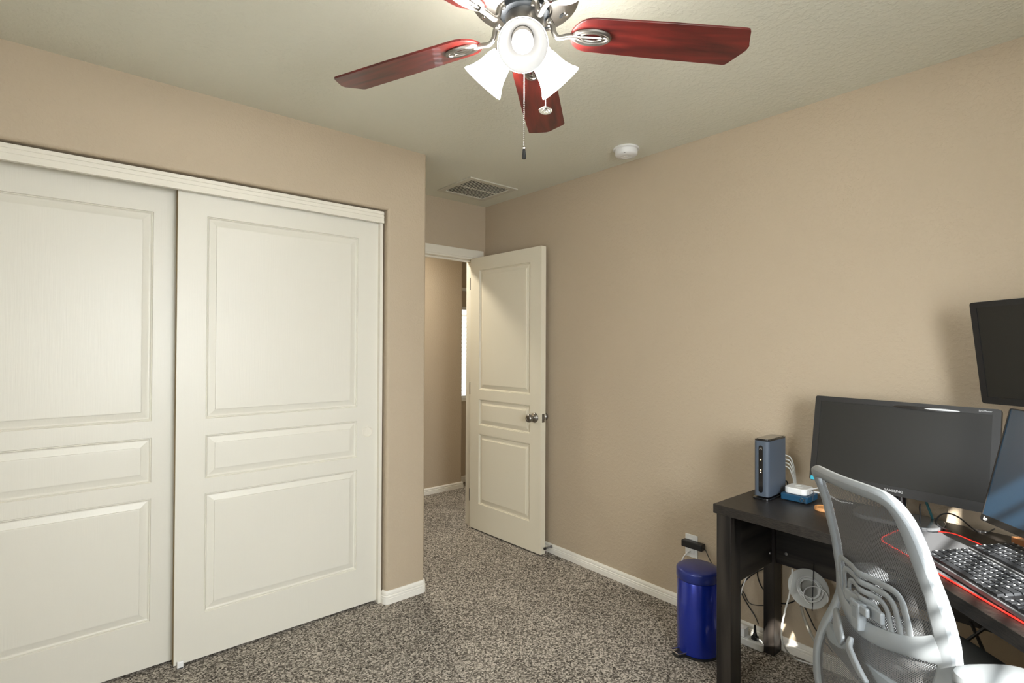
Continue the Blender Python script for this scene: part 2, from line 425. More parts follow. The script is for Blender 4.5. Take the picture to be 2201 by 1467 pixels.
# baseboards
def baseboard(name, pts, h=.060, t=.013, corner_r=False):
    """pts: xy path, room on the left-hand side of travel; the board projects to that side"""
    b = MB()
    prof = [(0, 0), (t, 0), (t, h*.42), (t*.80, h*.46), (t*.95, h*.50), (t*.95, h*.60), (t*.62, h*.66), (t*.80, h*.72), (t*.72, h*.86), (t*.35, h), (0, h)]
    n = len(pts); rows = []
    for i, p in enumerate(pts):
        p = Vector(p)
        d1 = (p-Vector(pts[i-1])).normalized() if i > 0 else (Vector(pts[1])-p).normalized()
        d2 = (Vector(pts[i+1])-p).normalized() if i < n-1 else d1
        n1 = Vector((-d1.y, d1.x)); n2 = Vector((-d2.y, d2.x)); m = (n1+n2); m = m/(m.dot(n1)) if m.length > 1e-6 else n1
        rows.append([(p.x+m.x*a, p.y+m.y*a, z) for a, z in prof])
    vs = [v for r in rows for v in r]; k = len(prof)
    fs = [(i*k+j, i*k+(j+1) % k, (i+1)*k+(j+1) % k, (i+1)*k+j) for i in range(n-1) for j in range(k)]
    fs += [tuple(range(k)), tuple((n-1)*k+j for j in reversed(range(k)))]
    b.add(vs, fs); return struct(b.build(name, M['base']))
baseboard('baseboard_right', [(XR, YF), (XR, YD)])
cr = .02
arc = [(XK-cr+cr*math.sin(a), YC+cr-cr*math.cos(a)) for a in [math.radians(d) for d in (0, 22, 45, 67, 90)]]
arc2 = [(1.345+cr-cr*math.sin(a), YC+cr-cr*math.cos(a)) for a in [math.radians(d) for d in (90, 67, 45, 22, 0)]]
arc2 = [(1.345, YC+.034)]+arc2
baseboard('baseboard_back', [(x, y) for x, y in ([(XK, YD)]+arc[::-1]+arc2[::-1])], h=.068)
baseboard('baseboard_hall', [(3.6, 4.42), (3.005, 4.42), (3.005, 4.245), (-.8, 4.245)])
baseboard('baseboard_left', [(XL, YC), (XL, YF)])

# closet head trim and side jamb
b = MB(); x0, x1 = -.50, 1.3315
prof = [(0, 2.0835), (0, 2.076), (-.003, 2.075), (-.003, 2.068), (0, 2.066), (0, 2.060), (-.003, 2.059), (-.003, 2.050), (-.001, 2.048), (-.001, 2.034), (-.004, 2.033), (-.004, 2.022), (.018, 2.022), (.018, 2.0835)]
ys = YC+.022
k = len(prof); vs = [(x0, ys+a, z) for a, z in prof]+[(x1, ys+a, z) for a, z in prof]
b.add(vs, [(j, (j+1) % k, k+(j+1) % k, k+j) for j in range(k)]+[tuple(range(k)), tuple(reversed(range(k, 2*k)))])
b.box((x0, ys+.018, 2.060), (x1, YC+.115, 2.0835))
struct(b.build('trim_1', M['trim']), 'fluted cream trim over the closet doors')
b = MB(); b.box((1.317, YC+.035, 0), (1.334, YC+.115, 2.025)); struct(b.build('trim_2', M['trim']), 'cream jamb strip right of the closet doors')
b = MB(); b.box((-.50, YC+.035, 0), (-.485, YC+.115, 2.025)); struct(b.build('trim_6', M['trim']), 'cream jamb strip at the far side of the closet')

# ------------------------------------------------------------------ panelled doors
PZ = ((.203, .720), (.785, .975), (1.046, 1.932))
def panel_door(name, label, O, ux, nx, wdt, hgt, thk, inset, material, z0=.01, zs=PZ):
    """O: bottom corner of the seen face; ux along width; nx outward normal of the seen face"""
    r = bpy.data.objects.new(name, None); C.objects.link(r); r.location = O; WL[r.name] = Vector(O); r['kind'] = 'structure'; r['label'] = label
    ux = Vector(ux).normalized(); nx = Vector(nx).normalized()
    def P(u, z, d): return Vector(O)+ux*u+Vector((0, 0, z-O[2]))+nx*d
    zt = z0+hgt; u0, u1 = inset
    b = MB()
    zc = [z0]+[q for a in zs for q in a]+[zt]
    def quad(b, ua, ub, za, zb, d=0): b.add([P(ua, za, d), P(ub, za, d), P(ub, zb, d), P(ua, zb, d)], [(0, 1, 2, 3)])
    quad(b, 0, u0, z0, zt); quad(b, u1, wdt, z0, zt)
    for i in range(0, len(zc), 2): quad(b, u0, u1, zc[i], zc[i+1])
    quad(b, 0, wdt, z0, zt, -thk)
    for (a, c) in (((0, z0), (wdt, z0)), ((wdt, z0), (wdt, zt)), ((wdt, zt), (0, zt)), ((0, zt), (0, z0))):
        b.add([P(a[0], a[1], 0), P(c[0], c[1], 0), P(c[0], c[1], -thk), P(a[0], a[1], -thk)], [(0, 1, 2, 3)])
    slab = b.build('door_slab', material, r, recalc=False)
    bm = bmesh.new(); bm.from_mesh(slab.data); bmesh.ops.remove_doubles(bm, verts=bm.verts, dist=1e-5); bmesh.ops.recalc_face_normals(bm, faces=bm.faces); bm.to_mesh(slab.data); bm.free()
    for za, zb in zs:
        b = MB(); ring = [(0, 0), (.0025, -.006), (.0055, -.0045), (.008, -.009), (.011, -.0105), (.014, -.0105), (.0375, -.0050), (.0385, -.0008), (.042, -.0004)]
        vs = []; fs = []
        for o_, d in ring: vs += [P(u0+o_, za+o_, d), P(u1-o_, za+o_, d), P(u1-o_, zb-o_, d), P(u0+o_, zb-o_, d)]
        for i in range(len(ring)-1):
            for j in range(4): j2 = (j+1) % 4; fs.append((i*4+j, i*4+j2, (i+1)*4+j2, (i+1)*4+j))
        e = (len(ring)-1)*4; fs.append((e, e+1, e+2, e+3))
        b.add(vs, fs); b.build('door_panel', material, r, recalc=False)
    return r, P
dr1, P1 = panel_door('door_1', 'sliding closet door with three raised panels, in front and right', (.394, 2.645, .012), (1, 0, 0), (0, -1, 0), .924, 2.03, .035, (.111, .811), M['closet'], .012)
b = MB(); m_ = frame_mtx((1.262, 2.645, .914), (1, 0, 0), (0, 0, 1), (0, -1, 0))
b.lathe([(.028, 0), (.0282, .003), (.0262, .0042), (.0240, .0030), (.0228, .0004), (0, .0003)], m_, 40)
b.build('finger_pull', M['trim'], dr1, smooth=True)
b = MB(); b.box((.3932, 2.6485, .013), (.3945, 2.679, 2.03)); b.build('gap_shade_strip', M['gapshade'], dr1)  # brown strip paints the dark shade between the sliding doors
dr2, P2 = panel_door('door_2', 'sliding closet door behind the other, cut off by the picture edge', (-.49, 2.706, .012), (1, 0, 0), (0, -1, 0), .905, 2.03, .035, (.106, .806), M['closet'], .012)
b = MB(); b.box((.405, 2.628, 0), (.428, 2.640, .030)); b.box((.405, 2.628, 0), (.428, 2.70, .008))
tag(b.build('door_guide', M['white'], bevel=.002, base=(.415, 2.64, 0)), 'small white plastic floor guide under the closet door corner', 'door guide')

HA = Vector((2.388, 3.268)); HB = Vector((2.4175, 2.528))
ud = (HB-HA).normalized(); nd = Vector((-abs(ud.y), -ud.x*1.0)).normalized()
nd = Vector((ud.y, -ud.x)); nd = nd if nd.x < 0 else -nd
dr3, P3 = panel_door('door_3', 'open cream three panel bedroom door standing by the right wall', (HA.x, HA.y, .010), (ud.x, ud.y, 0), (nd.x, nd.y, 0), .742, 2.018, .043, (.102, .638), M['door'], .010)
def knob_part(side):
    d0 = 0 if side > 0 else -.043
    c = P3(.684, .897, d0); n3 = Vector((nd.x, nd.y, 0))*side
    x = Vector((ud.x, ud.y, 0)); m_ = frame_mtx(c, x, n3.cross(x), n3)
    b = MB(); b.lathe([(.033, 0), (.033, .003), (.028, .009), (.016, .012), (.0115, .016), (.011, .030), (.016, .034), (.025, .041), (.0275, .050), (.0265, .058), (.021, .064), (.012, .066), (.0115, .0655), (.0105, .064), (.004, .064), (0, .0645)], m_, 32)
    return b.build('door_knob', M['nickel'], dr3, smooth=True)
knob_part(1); knob_part(-1)
b = MB()
x = Vector((nd.x, nd.y, 0)); m_ = frame_mtx(P3(.742, .897, -.0215), x, (0, 0, 1), Vector((ud.x, ud.y, 0)))
b.box((-.0115, -.028, -.001), (.0115, .028, .0016), m_); b.box((-.007, -.010, 0), (.004, .010, .010), m_)
b.build('latch_plate', M['nickel'], dr3, bevel=.0006)
for z in (.25, 1.05, 1.84):
    b = MB(); b.lathe([(.0055, -.045), (.0055, .045)], Matrix.Translation(P3(-.006, z, -.004)), 12)
    b.build('hinge', M['nickel'], dr3, smooth=True)
b = MB(); p = Vector((XR-.012, 2.515, .047))
m_ = frame_mtx(p, (0, 1, 0), (0, 0, 1), (-1, 0, 0))
coil = [(p.x-.005-.05*i/90, p.y+.0055*math.cos(i*.75), p.z+.0055*math.sin(i*.75)) for i in range(91)]
b.tube(coil, .0012, 5, k=0); b.lathe([(.009, 0), (.009, .006)], m_, 16, k=0); b.lathe([(.007, .055), (.0085, .057), (.0085, .068), (.006, .070)], m_, 16, k=1)
tag(b.build('door_stop', [M['steel'], M['black']], base=p, smooth=True), 'small spring door stop on the baseboard behind the open door', 'door stop')

# door frame: casing, jambs, stops
b = MB()
for lo, hi in (((DX0-.057, YD-.013, 0), (DX0+.006, YD, 2.0345)), ((DX1+.008, YD-.013, 0), (DX1+.066, YD, 2.0345)), ((DX0-.057, YD-.0135, 2.035), (DX1+.066, YD, 2.095))):
    b.box(lo, hi)
struct(b.build('trim_3', M['trim'], bevel=.004, seg=2), 'cream casing round the bedroom doorway')
b = MB()
b.box((DX1-.002, YD-.004, 0), (DX1+.007, YD+.12, DZ-.0145)); b.box((DX0-.005, YD-.004, 0), (DX0+.002, YD+.12, DZ-.0145)); b.box((DX0-.005, YD-.0045, DZ-.014), (DX1+.007, YD+.12, DZ+.004))
b.box((DX1-.013, YD+.045, 0), (DX1-.0025, YD+.078, DZ-.027)); b.box((DX0+.0025, YD+.045, 0), (DX0+.011, YD+.078, DZ-.027)); b.box((DX0+.0025, YD+.045, DZ-.0265), (DX1-.0025, YD+.078, DZ-.0145))
b.box((DX0-.05, YD+.1205, 2.045), (DX1+.06, YD+.132, 2.105)); b.box((DX1+.008, YD+.1205, 0), (DX1+.062, YD+.132, 2.0445))
struct(b.build('trim_7', M['trim'], bevel=.0015, seg=1), 'cream door jamb and stop')

# ------------------------------------------------------------------ ceiling vent and detector
vt = thing('ceiling_vent', (2.19, 2.92, H), 'square cream louvred return air vent on the ceiling by the doorway', 'vent')
b = MB(); x0, x1, y0, y1 = 1.988, 2.385, 2.728, 3.115; f_ = .040; zb = H-.008
for lo, hi in (((x0, y0), (x1, y0+f_)), ((x0, y1-f_), (x1, y1)), ((x0, y0+f_), (x0+f_, y1-f_)), ((x1-f_, y0+f_), (x1, y1-f_))):
    b.box((lo[0], lo[1], zb), (hi[0], hi[1], H))
b.build('vent_frame', M['vent'], vt, bevel=.002)
b = MB(); b.box((x0+f_, y0+f_, H-.001), (x1-f_, y1-f_, H)); b.build('duct_opening', M['duct'], vt)
ym = (y0+y1)/2
b = MB(); b.box((x0+f_, ym-.005, H-.005), (x1-f_, ym+.005, H)); b.build('center_bar', M['vent'], vt)
N = 16; sp = (x1-x0-2*f_)/N
for i in range(N+1):
    for (ya, yb) in ((y0+f_, ym-.006), (ym+.006, y1-f_)):
        b = MB(); xx = x0+f_+i*sp
        b.add([(xx-.002, ya, H-.001), (xx+.001, ya, H-.001), (xx+.002, ya, H-.0045), (xx-.001, ya, H-.0045), (xx-.002, yb, H-.001), (xx+.001, yb, H-.001), (xx+.002, yb, H-.0045), (xx-.001, yb, H-.0045)],
              [(0,1,2,3),(7,6,5,4),(0,4,5,1),(1,5,6,2),(2,6,7,3),(3,7,4,0)])
        b.build('louvre', M['vent'], vt)
sd = thing('smoke_detector', (2.338, 1.785, H), 'round white smoke detector on the ceiling near the right wall', 'smoke detector')
b = MB(); T = Matrix.Translation((2.338, 1.785, H)) @ Matrix.Rotation(math.pi, 4, 'X')
b.lathe([(.068, 0), (.070, .004), (.070, .008), (.066, .011), (.061, .011)], T, 48); b.build('mounting_ring', M['white'], sd, smooth=True)
b = MB(); b.lathe([(.060, .010), (.0585, .014), (.0605, .016), (.0605, .030), (.058, .037), (.050, .043), (.030, .045), (.028, .0435), (.012, .0435), (.010, .046), (0, .0465)], T, 48)
b.build('cover', M['white'], sd, smooth=True)
b = MB()
for i in range(5): b.box((2.338-.048+.006*i-.002, 1.785-.030, H-.0415), (2.338-.048+.006*i+.001, 1.785-.022, H-.0405))
b.build('vent_slots', M['black'], sd)

# ------------------------------------------------------------------ ceiling fan
FX, FY, FZ = .945, 1.066, 2.217
fan = thing('ceiling_fan', (FX, FY, H), 'ceiling fan with cherry red blades, nickel motor and three lit shades', 'ceiling fan')
T = Matrix.Translation((FX+.005, FY-.005, 0))
b = MB(); b.lathe([(.09, H), (.095, 2.42), (.125, 2.385), (.140, 2.35), (.146, 2.320), (.147, 2.300), (.144, 2.290), (.138, 2.284), (.122, 2.279), (.118, 2.276), (.098, 2.270), (.080, 2.266), (.074, 2.264), (.072, 2.272), (.05, 2.272)], T, 64)
b.build('motor_housing', M['nickel'], fan, smooth=True)
for i in range(10):
    b = MB()
    a = 2*math.pi*(i+.3)/10
    e = Vector((math.cos(a), math.sin(a), 0)); q = Vector((-e.y, e.x, 0))
    c = Vector((FX+.005, FY-.005, 0))+e*.104+Vector((0, 0, 2.2712)); n_ = (e*.28-Vector((0, 0, .96))).normalized(); ss = n_.cross(q)
    m_ = frame_mtx(c, q, ss, n_)
    b.prism([(.011*math.cos(t), .0045*math.sin(t)) for t in [2*math.pi*j/12 for j in range(12)]], -.004, .0014, m_)
    b.build('vent_hole', M['darkmetal'], fan)
    b = MB(); b.lathe([(.006, 0), (.005, .003), (0, .004)], frame_mtx(c+e*.016+Vector((0, 0, .004)), q, ss, n_), 10); b.build('vent_dimple', M['chrome'], fan, smooth=True)
b = MB(); b.lathe([(.0, 2.271), (.066, 2.271), (.067, 2.262), (.065, 2.253), (.056, 2.250), (0, 2.250)], T, 48); b.build('flywheel', M['darkmetal'], fan, smooth=True)
b = MB(); b.lathe([(.050, 2.250), (.052, 2.246), (.053, 2.205), (.053, 2.165), (.050, 2.158), (.040, 2.150), (.020, 2.143), (.008, 2.140), (0, 2.139)], T, 48); b.build('switch_housing', M['nickel'], fan, smooth=True)

PA = math.radians(10.6)
droop = [.0, -.010, -.002, 0, 0]
blade_up = [.004, -.012, -.004, 0, 0]
for k in range(5):
    a = math.radians(-32.36)+k*math.radians(72)
    e = Vector((math.cos(a), math.sin(a), 0)); q = Vector((-math.sin(a), math.cos(a), 0))
    tt = q*math.cos(PA)-Vector((0, 0, 1))*math.sin(PA); sl = blade_up[k]/.55
    ee = (e+Vector((0, 0, sl))).normalized(); nn = ee.cross(tt)
    m_ = frame_mtx((FX, FY, FZ), ee, tt, nn)
    out = []
    for j in range(13):                                  # rounded inner end
        th = math.radians(90+180*j/12); out.append((.192+.058*math.cos(th), .060*math.sin(th)))
    out += [(.40, -.067), (.612, -.070), (.620, -.0685), (.625, -.063), (.646, -.020), (.652, -.010), (.652, .006), (.646, .020), (.625, .063), (.620, .0685), (.612, .070), (.40, .067)]
    b = MB(); b.prism(out, -.003, .003, m_, uv=True)
    me = b
    # grain uv: stretch along the blade
    me.uv = [[(u*1.2+k*.37, v*9) for u, v in f] for f in me.uv]
    bl = me.build('blade', [M['cherry']], fan, bevel=.0008, seg=1)
    # blade iron: curved arm and open oval medallion
    b = MB()
    Pm = lambda r, t, d: m_ @ Vector((r, t, d))
    hub = Vector((FX, FY, 0))
    arm = [hub+e*.070+Vector((0, 0, 2.250)), hub+e*.082+Vector((0, 0, 2.238)), hub+e*.088+Vector((0, 0, 2.215)), hub+e*.100+Vector((0, 0, 2.203)), Pm(.125, 0, -.010), Pm(.150, 0, -.009)]
    b.tube(smoothpts(arm, 5), [.0085]*3+[.0075]*(5*5+1-3), 10)
    oval = lambda s_, d: [Pm(.192+.050*s_*math.cos(t), .0235*s_*math.sin(t), d) for t in [2*math.pi*j/28 for j in range(28)]]
    b.tube(oval(1, -.007), .0062, 8, closed=True); b.tube(oval(.62, -.0065), .0035, 6, closed=True)
    b.tube([Pm(.150, 0, -.008), Pm(.235, 0, -.007)], .0035, 6)
    for sx in (-.006, .006):
        b.lathe([(.0, .0), (.004, .001), (.005, .004), (.005, .008)], Matrix.Translation(hub+e*.074+q*sx*1.4+Vector((0, 0, 2.236))), 8)
    b.build('blade_iron', M['nickel'], fan, smooth=True)
    if k in (0,):
        pass
lampdir = math.atan2(-.759, -.651)
for i in range(3):
    a = lampdir + i*2*math.pi/3
    e = Vector((math.cos(a), math.sin(a), 0)); ax = (e*math.sin(math.radians(48))-Vector((0, 0, math.cos(math.radians(48))))).normalized()
    s0 = Vector((FX, FY, 2.172))+e*.048
    x = e.cross(Vector((0, 0, 1))).normalized(); m_ = frame_mtx(s0, x, ax.cross(x), ax)
    b = MB(); b.lathe([(.010, -.018), (.015, -.010), (.020, -.002), (.0275, .006), (.029, .022), (.027, .026)], m_, 28)
    for t in range(3):
        an = t*2.094+.6; d = Vector((math.cos(an), math.sin(an), 0))
        b.tube([m_ @ (d*.027+Vector((0, 0, .018))), m_ @ (d*.040+Vector((0, 0, .018)))], .0016, 6); b.tube([m_ @ (d*.040+Vector((0, 0, .013))), m_ @ (d*.040+Vector((0, 0, .023)))], .0022, 6)
    b.build('lamp_socket', M['nickel'], fan, smooth=True)
    b = MB(); outp = [(.026, .012), (.030, .018), (.035, .030), (.039, .048), (.044, .068), (.052, .086), (.060, .098), (.0625, .104)]
    inn = [(r-.003, z) for r, z in outp[::-1]]
    b.lathe(outp+[(.0615, .1055)], m_, 40, k=0); nf0 = len(b.f)
    b.f.pop(); b.mi.pop(); b.uv.pop()
    b.f.pop(); b.mi.pop(); b.uv.pop()
    b.lathe([(.0615, .1055)]+inn, m_, 40, k=1); b.f.pop(); b.mi.pop(); b.uv.pop(); b.f.pop(); b.mi.pop(); b.uv.pop()
    sh = b.build('lamp_shade', [M['shade'], M['shadein']], fan, smooth=True)
    b = MB(); b.lathe([(.0, .040), (.014, .042), (.024, .050), (.0275, .062), (.0275, .070), (.024, .082), (.014, .090), (0, .092)], m_, 28)
    b.build('bulb', M['bulb'], sh, smooth=True)
def chain(p, z1, pend):
    b = MB(); z = 2.150; p = Vector(p)
    b.tube([(p.x, p.y, z), (p.x, p.y, z1)], .0006, 5)
    while z > z1:
        b.lathe([(0, -.0016), (.0016, -.0010), (.0019, 0), (.0016, .0010), (0, .0016)], Matrix.Translation((p.x, p.y, z)), 6); z -= .0052
    c = b.build('pull_chain', M['chrome'], fan)
    b = MB()
    if pend == 'oval':
        x = rt; m_ = frame_mtx((p.x, p.y, z1-.011), Vector((rt.x, rt.y, 0)).normalized(), (0, 0, 1), -Vector((fw.x, fw.y, 0)).normalized())
        o_ = [(.0165*math.cos(t), .0105*math.sin(t)) for t in [2*math.pi*j/28 for j in range(28)]]
        b.prism(o_, -.001, .001, m_)
        b.tube([m_ @ Vector((u, v, .001)) for u, v in o_], .0014, 6, closed=True)
        b.tube([m_ @ Vector((u, v, .002)) for u, v in ((-.010, -.004), (-.005, .003), (.0, .005), (.006, .003), (.010, -.002))], .0016, 5)
        b.tube([m_ @ Vector((u, v, .002)) for u, v in ((-.004, -.005), (.001, -.001), (.005, -.005))], .0014, 5)
        b.build('chain_medallion', M['chrome'], c, smooth=True)
    else:
        b.lathe([(0, .004), (.004, .002), (.0045, -.002), (.003, -.005)], Matrix.Translation((p.x, p.y, z1)), 12, k=0)
        b.lathe([(.0035, -.005), (.005, -.020), (.0055, -.030), (.003, -.031)], Matrix.Translation((p.x, p.y, z1)), 10, k=1)
        b.build('chain_tassel', [M['chrome'], M['black']], c, smooth=True)
lat = Vector((rt.x, rt.y, 0)).normalized(); dep = Vector((fw.x, fw.y, 0)).normalized()
chain(lat*.0295+dep*1.395, 1.889, 'tassel'); chain(lat*.086+dep*1.40, 1.999, 'oval')

# ------------------------------------------------------------------ desk
DT = .740; TH = .036
A_ = Vector((2.014, 1.105)); E1 = Vector((1.980, .532)); E2 = Vector((1.258, -.190))
desk = thing('corner_desk', (2.2, .1, 0), 'black oak corner desk along the right wall with square legs', 'desk')
top = [(2.014, 1.105), (1.980, .532), (1.258, -.190), (.62, -.205), (.62, -.700), (2.02, -.700), (2.435, -.29), (2.435, .27), (2.455, .48), (2.512, 1.093)]
b = MB()
n = len(top); vs = [(x, y, DT-TH) for x, y in top]+[(x, y, DT) for x, y in top]
def gr(x, y): return (y*1.6, x*26)
fs = [tuple(reversed(range(n))), tuple(range(n, 2*n))]; uvs = [[gr(*top[i]) for i in reversed(range(n))], [gr(*top[i]) for i in range(n)]]
acc = 0
for i in range(n):
    j = (i+1) % n; L = (Vector(top[j])-Vector(top[i])).length
    fs.append((i, j, n+j, n+i)); uvs.append([(acc*1.6, 0), ((acc+L)*1.6, 0), ((acc+L)*1.6, TH*26), (acc*1.6, TH*26)]); acc += L
b.add(vs, fs, uvs); b.build('desktop', M['desk'], desk, bevel=.0012, seg=1)
def leg(x0, y0, x1, y1): 
    b = MB(); b.box((x0, y0, 0), (x1, y1, DT-TH)); return b.build('leg', M['desk'], desk, boxuv=2, bevel=.0012, seg=1)
leg(2.018, 1.032, 2.098, 1.092); leg(2.432, 1.045, 2.506, 1.092); leg(.64, -.30, .70, -.22); leg(.64, -.69, .70, -.61)
b = MB(); b.box((2.098, 1.055, .412), (2.432, 1.075, DT-TH)); b.build('end_panel', M['desk'], desk, boxuv=1)
b = MB(); m_ = None
b.add([(2.455, 1.045, .408), (2.410, .30, .408), (2.410, .30, DT-TH), (2.455, 1.045, DT-TH), (2.475, 1.045, .408), (2.430, .30, .408), (2.430, .30, DT-TH), (2.475, 1.045, DT-TH)],
      [(0,1,2,3),(7,6,5,4),(0,4,5,1),(1,5,6,2),(2,6,7,3),(3,7,4,0)]); b.build('back_panel', M['desk'], desk, boxuv=1)
b = MB(); b.add([(2.410, .30, .408), (2.05, -.64, .408), (2.05, -.64, DT-TH), (2.410, .30, DT-TH), (2.43, .30, .408), (2.07, -.64, .408), (2.07, -.64, DT-TH), (2.43, .30, DT-TH)],
      [(0,1,2,3),(7,6,5,4),(0,4,5,1),(1,5,6,2),(2,6,7,3),(3,7,4,0)]); b.build('corner_panel', M['desk'], desk, boxuv=1)
for s_ in ((1.047, .50), (1.047, .55)):
    pass
b = MB()
for (p, q) in ((X(2086, 1335, 2.38), X(2116, 1402, 2.38)), (X(2118, 1348, 2.38), X(2078, 1376, 2.38))):
    d = (q-p); b.tube([p, p+d*1.0 if False else q+d*2.0], .0055, 6)
b.build('cross_brace', M['black'], desk)
for (px, py, pl, v) in ((1583, 1130, 1, 1.054), (1655, 1188, 1, 1.054), (1690, 1190, 0, 2.450), (1661, 1140, 1, 1.054)):
    c = at(px, py, pl, v); b = MB()
    m_ = frame_mtx(c, (1, 0, 0), (0, 0, 1), (0, -1, 0)) if pl == 1 else frame_mtx(c, (0, 1, 0), (0, 0, 1), (-1, 0, 0))
    b.lathe([(.007, 0), (.0065, .0015), (.004, .002), (.003, .0008), (0, .0008)], m_, 16); b.build('cam_lock', M['steel'], desk, smooth=True)

# ------------------------------------------------------------------ monitors
def rect_frame(c, az, ti, ro):
    az, ti, ro = map(math.radians, (az, ti, ro))
    n = Vector((math.cos(az)*math.cos(ti), math.sin(az)*math.cos(ti), math.sin(ti)))
    r = Vector((0, 0, 1)).cross(n).normalized(); u = n.cross(r)
    r2 = math.cos(ro)*r+math.sin(ro)*u; u2 = -math.sin(ro)*r+math.cos(ro)*u
    return frame_mtx(c, r2, u2, n)
def txt(s, size, m_, mt, parent, depth=.0003, name='lettering', bold=0):
    cu = bpy.data.curves.new(name, 'FONT'); cu.body = s; cu.size = size; cu.extrude = depth; cu.align_x = 'CENTER'; cu.align_y = 'CENTER'; cu.offset = bold
    tmp = bpy.data.objects.new(name, cu); C.objects.link(tmp); dg = bpy.context.evaluated_depsgraph_get(); dg.update()
    me = bpy.data.meshes.new_from_object(tmp.evaluated_get(dg)); bpy.data.objects.remove(tmp)
    b = MB(m_); b.add([v.co for v in me.vertices], [tuple(p.vertices) for p in me.polygons])
    return b.build(name, mt, parent)
def monitor(name, label, c, az, ti, ro, w, h, bez, mscreen, mbez, bezm='satin', back=.045):
    m_ = rect_frame(c, az, ti, ro)
    root = thing(name, m_ @ Vector((0, -h/2, -.02)), label, 'monitor', None)
    l, r, t, bt = bez
    # housing with bezel ring
    b = MB(); o = rrect(-w/2, -h/2, w/2, h/2, .008, 3); i_ = rrect(-w/2+l, -h/2+bt, w/2-r, h/2-t, .001, 3)
    k = len(o)
    vs = [m_ @ Vector((x, y, 0)) for x, y in o]+[m_ @ Vector((x, y, 0)) for x, y in i_]+[m_ @ Vector((x, y, -.003)) for x, y in i_]+[m_ @ Vector((x, y, -.022)) for x, y in o]
    fs = [(j, (j+1) % k, k+(j+1) % k, k+j) for j in range(k)]+[(k+j, k+(j+1) % k, 2*k+(j+1) % k, 2*k+j) for j in range(k)]+[(j, 3*k+j, 3*k+(j+1) % k, (j+1) % k) for j in range(k)]+[tuple(range(3*k, 4*k))]
    b.add(vs, fs); bz = b.build('bezel', M[bezm], root)
    b = MB(m_); b.add([(-w/2+l, -h/2+bt, -.0025), (w/2-r, -h/2+bt, -.0025), (w/2-r, h/2-t, -.0025), (-w/2+l, h/2-t, -.0025)], [(0, 1, 2, 3)]); b.build('screen', mscreen, root, recalc=False)
    b = MB(m_); b.prism(rrect(-w*.36, -h*.34, w*.36, h*.36, .03, 4), -back, -.020); b.build('rear_housing', M['black'], root, bevel=.008)
    return root, m_
m1, T1 = monitor('monitor', 'wide black monitor with glossy bezel behind the grey office chair', (2.336, .571, 1.002), 177.54, 9.84, -.45, .570, .340, (.022, .022, .020, .032), M['screen'], None)
txt('SAMSUNG', .0125, T1 @ Matrix.Translation((.003, -.154, .0005)), M['silver'], m1, bold=.0003)
txt('SyncMaster', .0075, T1 @ Matrix.Translation((.245, .1605, .0005)), M['steel'], m1)
b = MB(T1); b.box((-.280, -.168, 0), (-.263, -.153, .0006)); b.build('energy_sticker', M['teal'], m1)
b = MB(T1); b.prism([(.02+.095*math.cos(t)+.06, .152+.0065*math.sin(t)) for t in [2*math.pi*j/24 for j in range(24)]], 0, .004); b.build('top_accent', M['gloss'], m1, smooth=True)
b = MB(T1); b.prism([(.13+.050*math.cos(t), .1525+.0028*math.sin(t)) for t in [2*math.pi*j/24 for j in range(24)]], .004, .0048); b.build('painted_highlight', M['silver'], m1, smooth=True)  # silver sliver paints the bright highlight onto the dark accent
b = MB(); b.tube([(2.372, .565, DT+.01), (2.368, .565, .93)], .021, 20); b.build('stand_neck', M['gloss'], m1, smooth=True)
b = MB(); m_ = Matrix.Translation((2.335, .565, DT)); b.prism(rrect(-.085, -.135, .085, .135, .06, 6), .0005, .016, m_); b.build('stand_base', M['clear'], m1, bevel=.004)

m3, T3 = monitor('monitor', 'frameless glossy monitor leaning back on a wooden block, streaked with sunlight', tuple(CAM+1.06*(Vector((1.858, .068, 1.03))-CAM)), 136.5, 13.2, -1.6, .572, .350, (.003, .003, .003, .019), M['glass'], None)
txt('hp', .014, T3 @ Matrix.Translation((-.268, -.1655, .0005)), M['white'], m3, bold=.0003)
b = MB(); c3 = T3.translation; b.tube([(c3.x+.06, c3.y-.06, DT+.035), (c3.x+.055, c3.y-.055, 1.0)], .016, 12); b.build('stand_neck', M['black'], m3, smooth=True)
wb = Z(2173, 1158, .765)
b = MB(); m_ = frame_mtx((wb.x, wb.y, DT), (.71, .70, 0), (-.70, .71, 0), (0, 0, 1)); m_ = Matrix.Translation((wb.x, wb.y, DT)) @ Matrix.Rotation(math.radians(226), 4, 'Z')
b.box((0, 0, .0), (.22, .14, .034), m_); o = b.build('wooden_block', M['block'], bevel=.002, base=(wb.x, wb.y, DT)); tag(o, 'brown wooden block lying on the desk under the leaning monitor', 'wood block')
m2, T2 = monitor('monitor', 'black monitor mounted high on the arm, tipped forward, at the right edge', (2.217, .119, 1.355), 148.6, -7.57, .77, .540, .340, (.020, .020, .018, .022), M['screen'], None, 'black')
arm = thing('monitor_mount', (2.33, -.20, DT), 'black pole arm clamped to the desk holding the high monitor', 'monitor mount')
b = MB(); b.tube([(2.33, -.20, DT), (2.33, -.20, 1.42)], .016, 16); b.build('pole', M['black'], arm, smooth=True)
b = MB(); b.box((2.28, -.25, DT), (2.38, -.15, DT+.012)); b.build('clamp', M['black'], arm, bevel=.003)
b = MB(); bc = T2 @ Vector((0, 0, -.046)); b.tube([(2.33, -.20, 1.35), (2.40, .02, 1.355), bc+(T2.to_3x3() @ Vector((0, 0, -.004)))], .013, 10); b.build('arm_link', M['black'], arm, smooth=True)

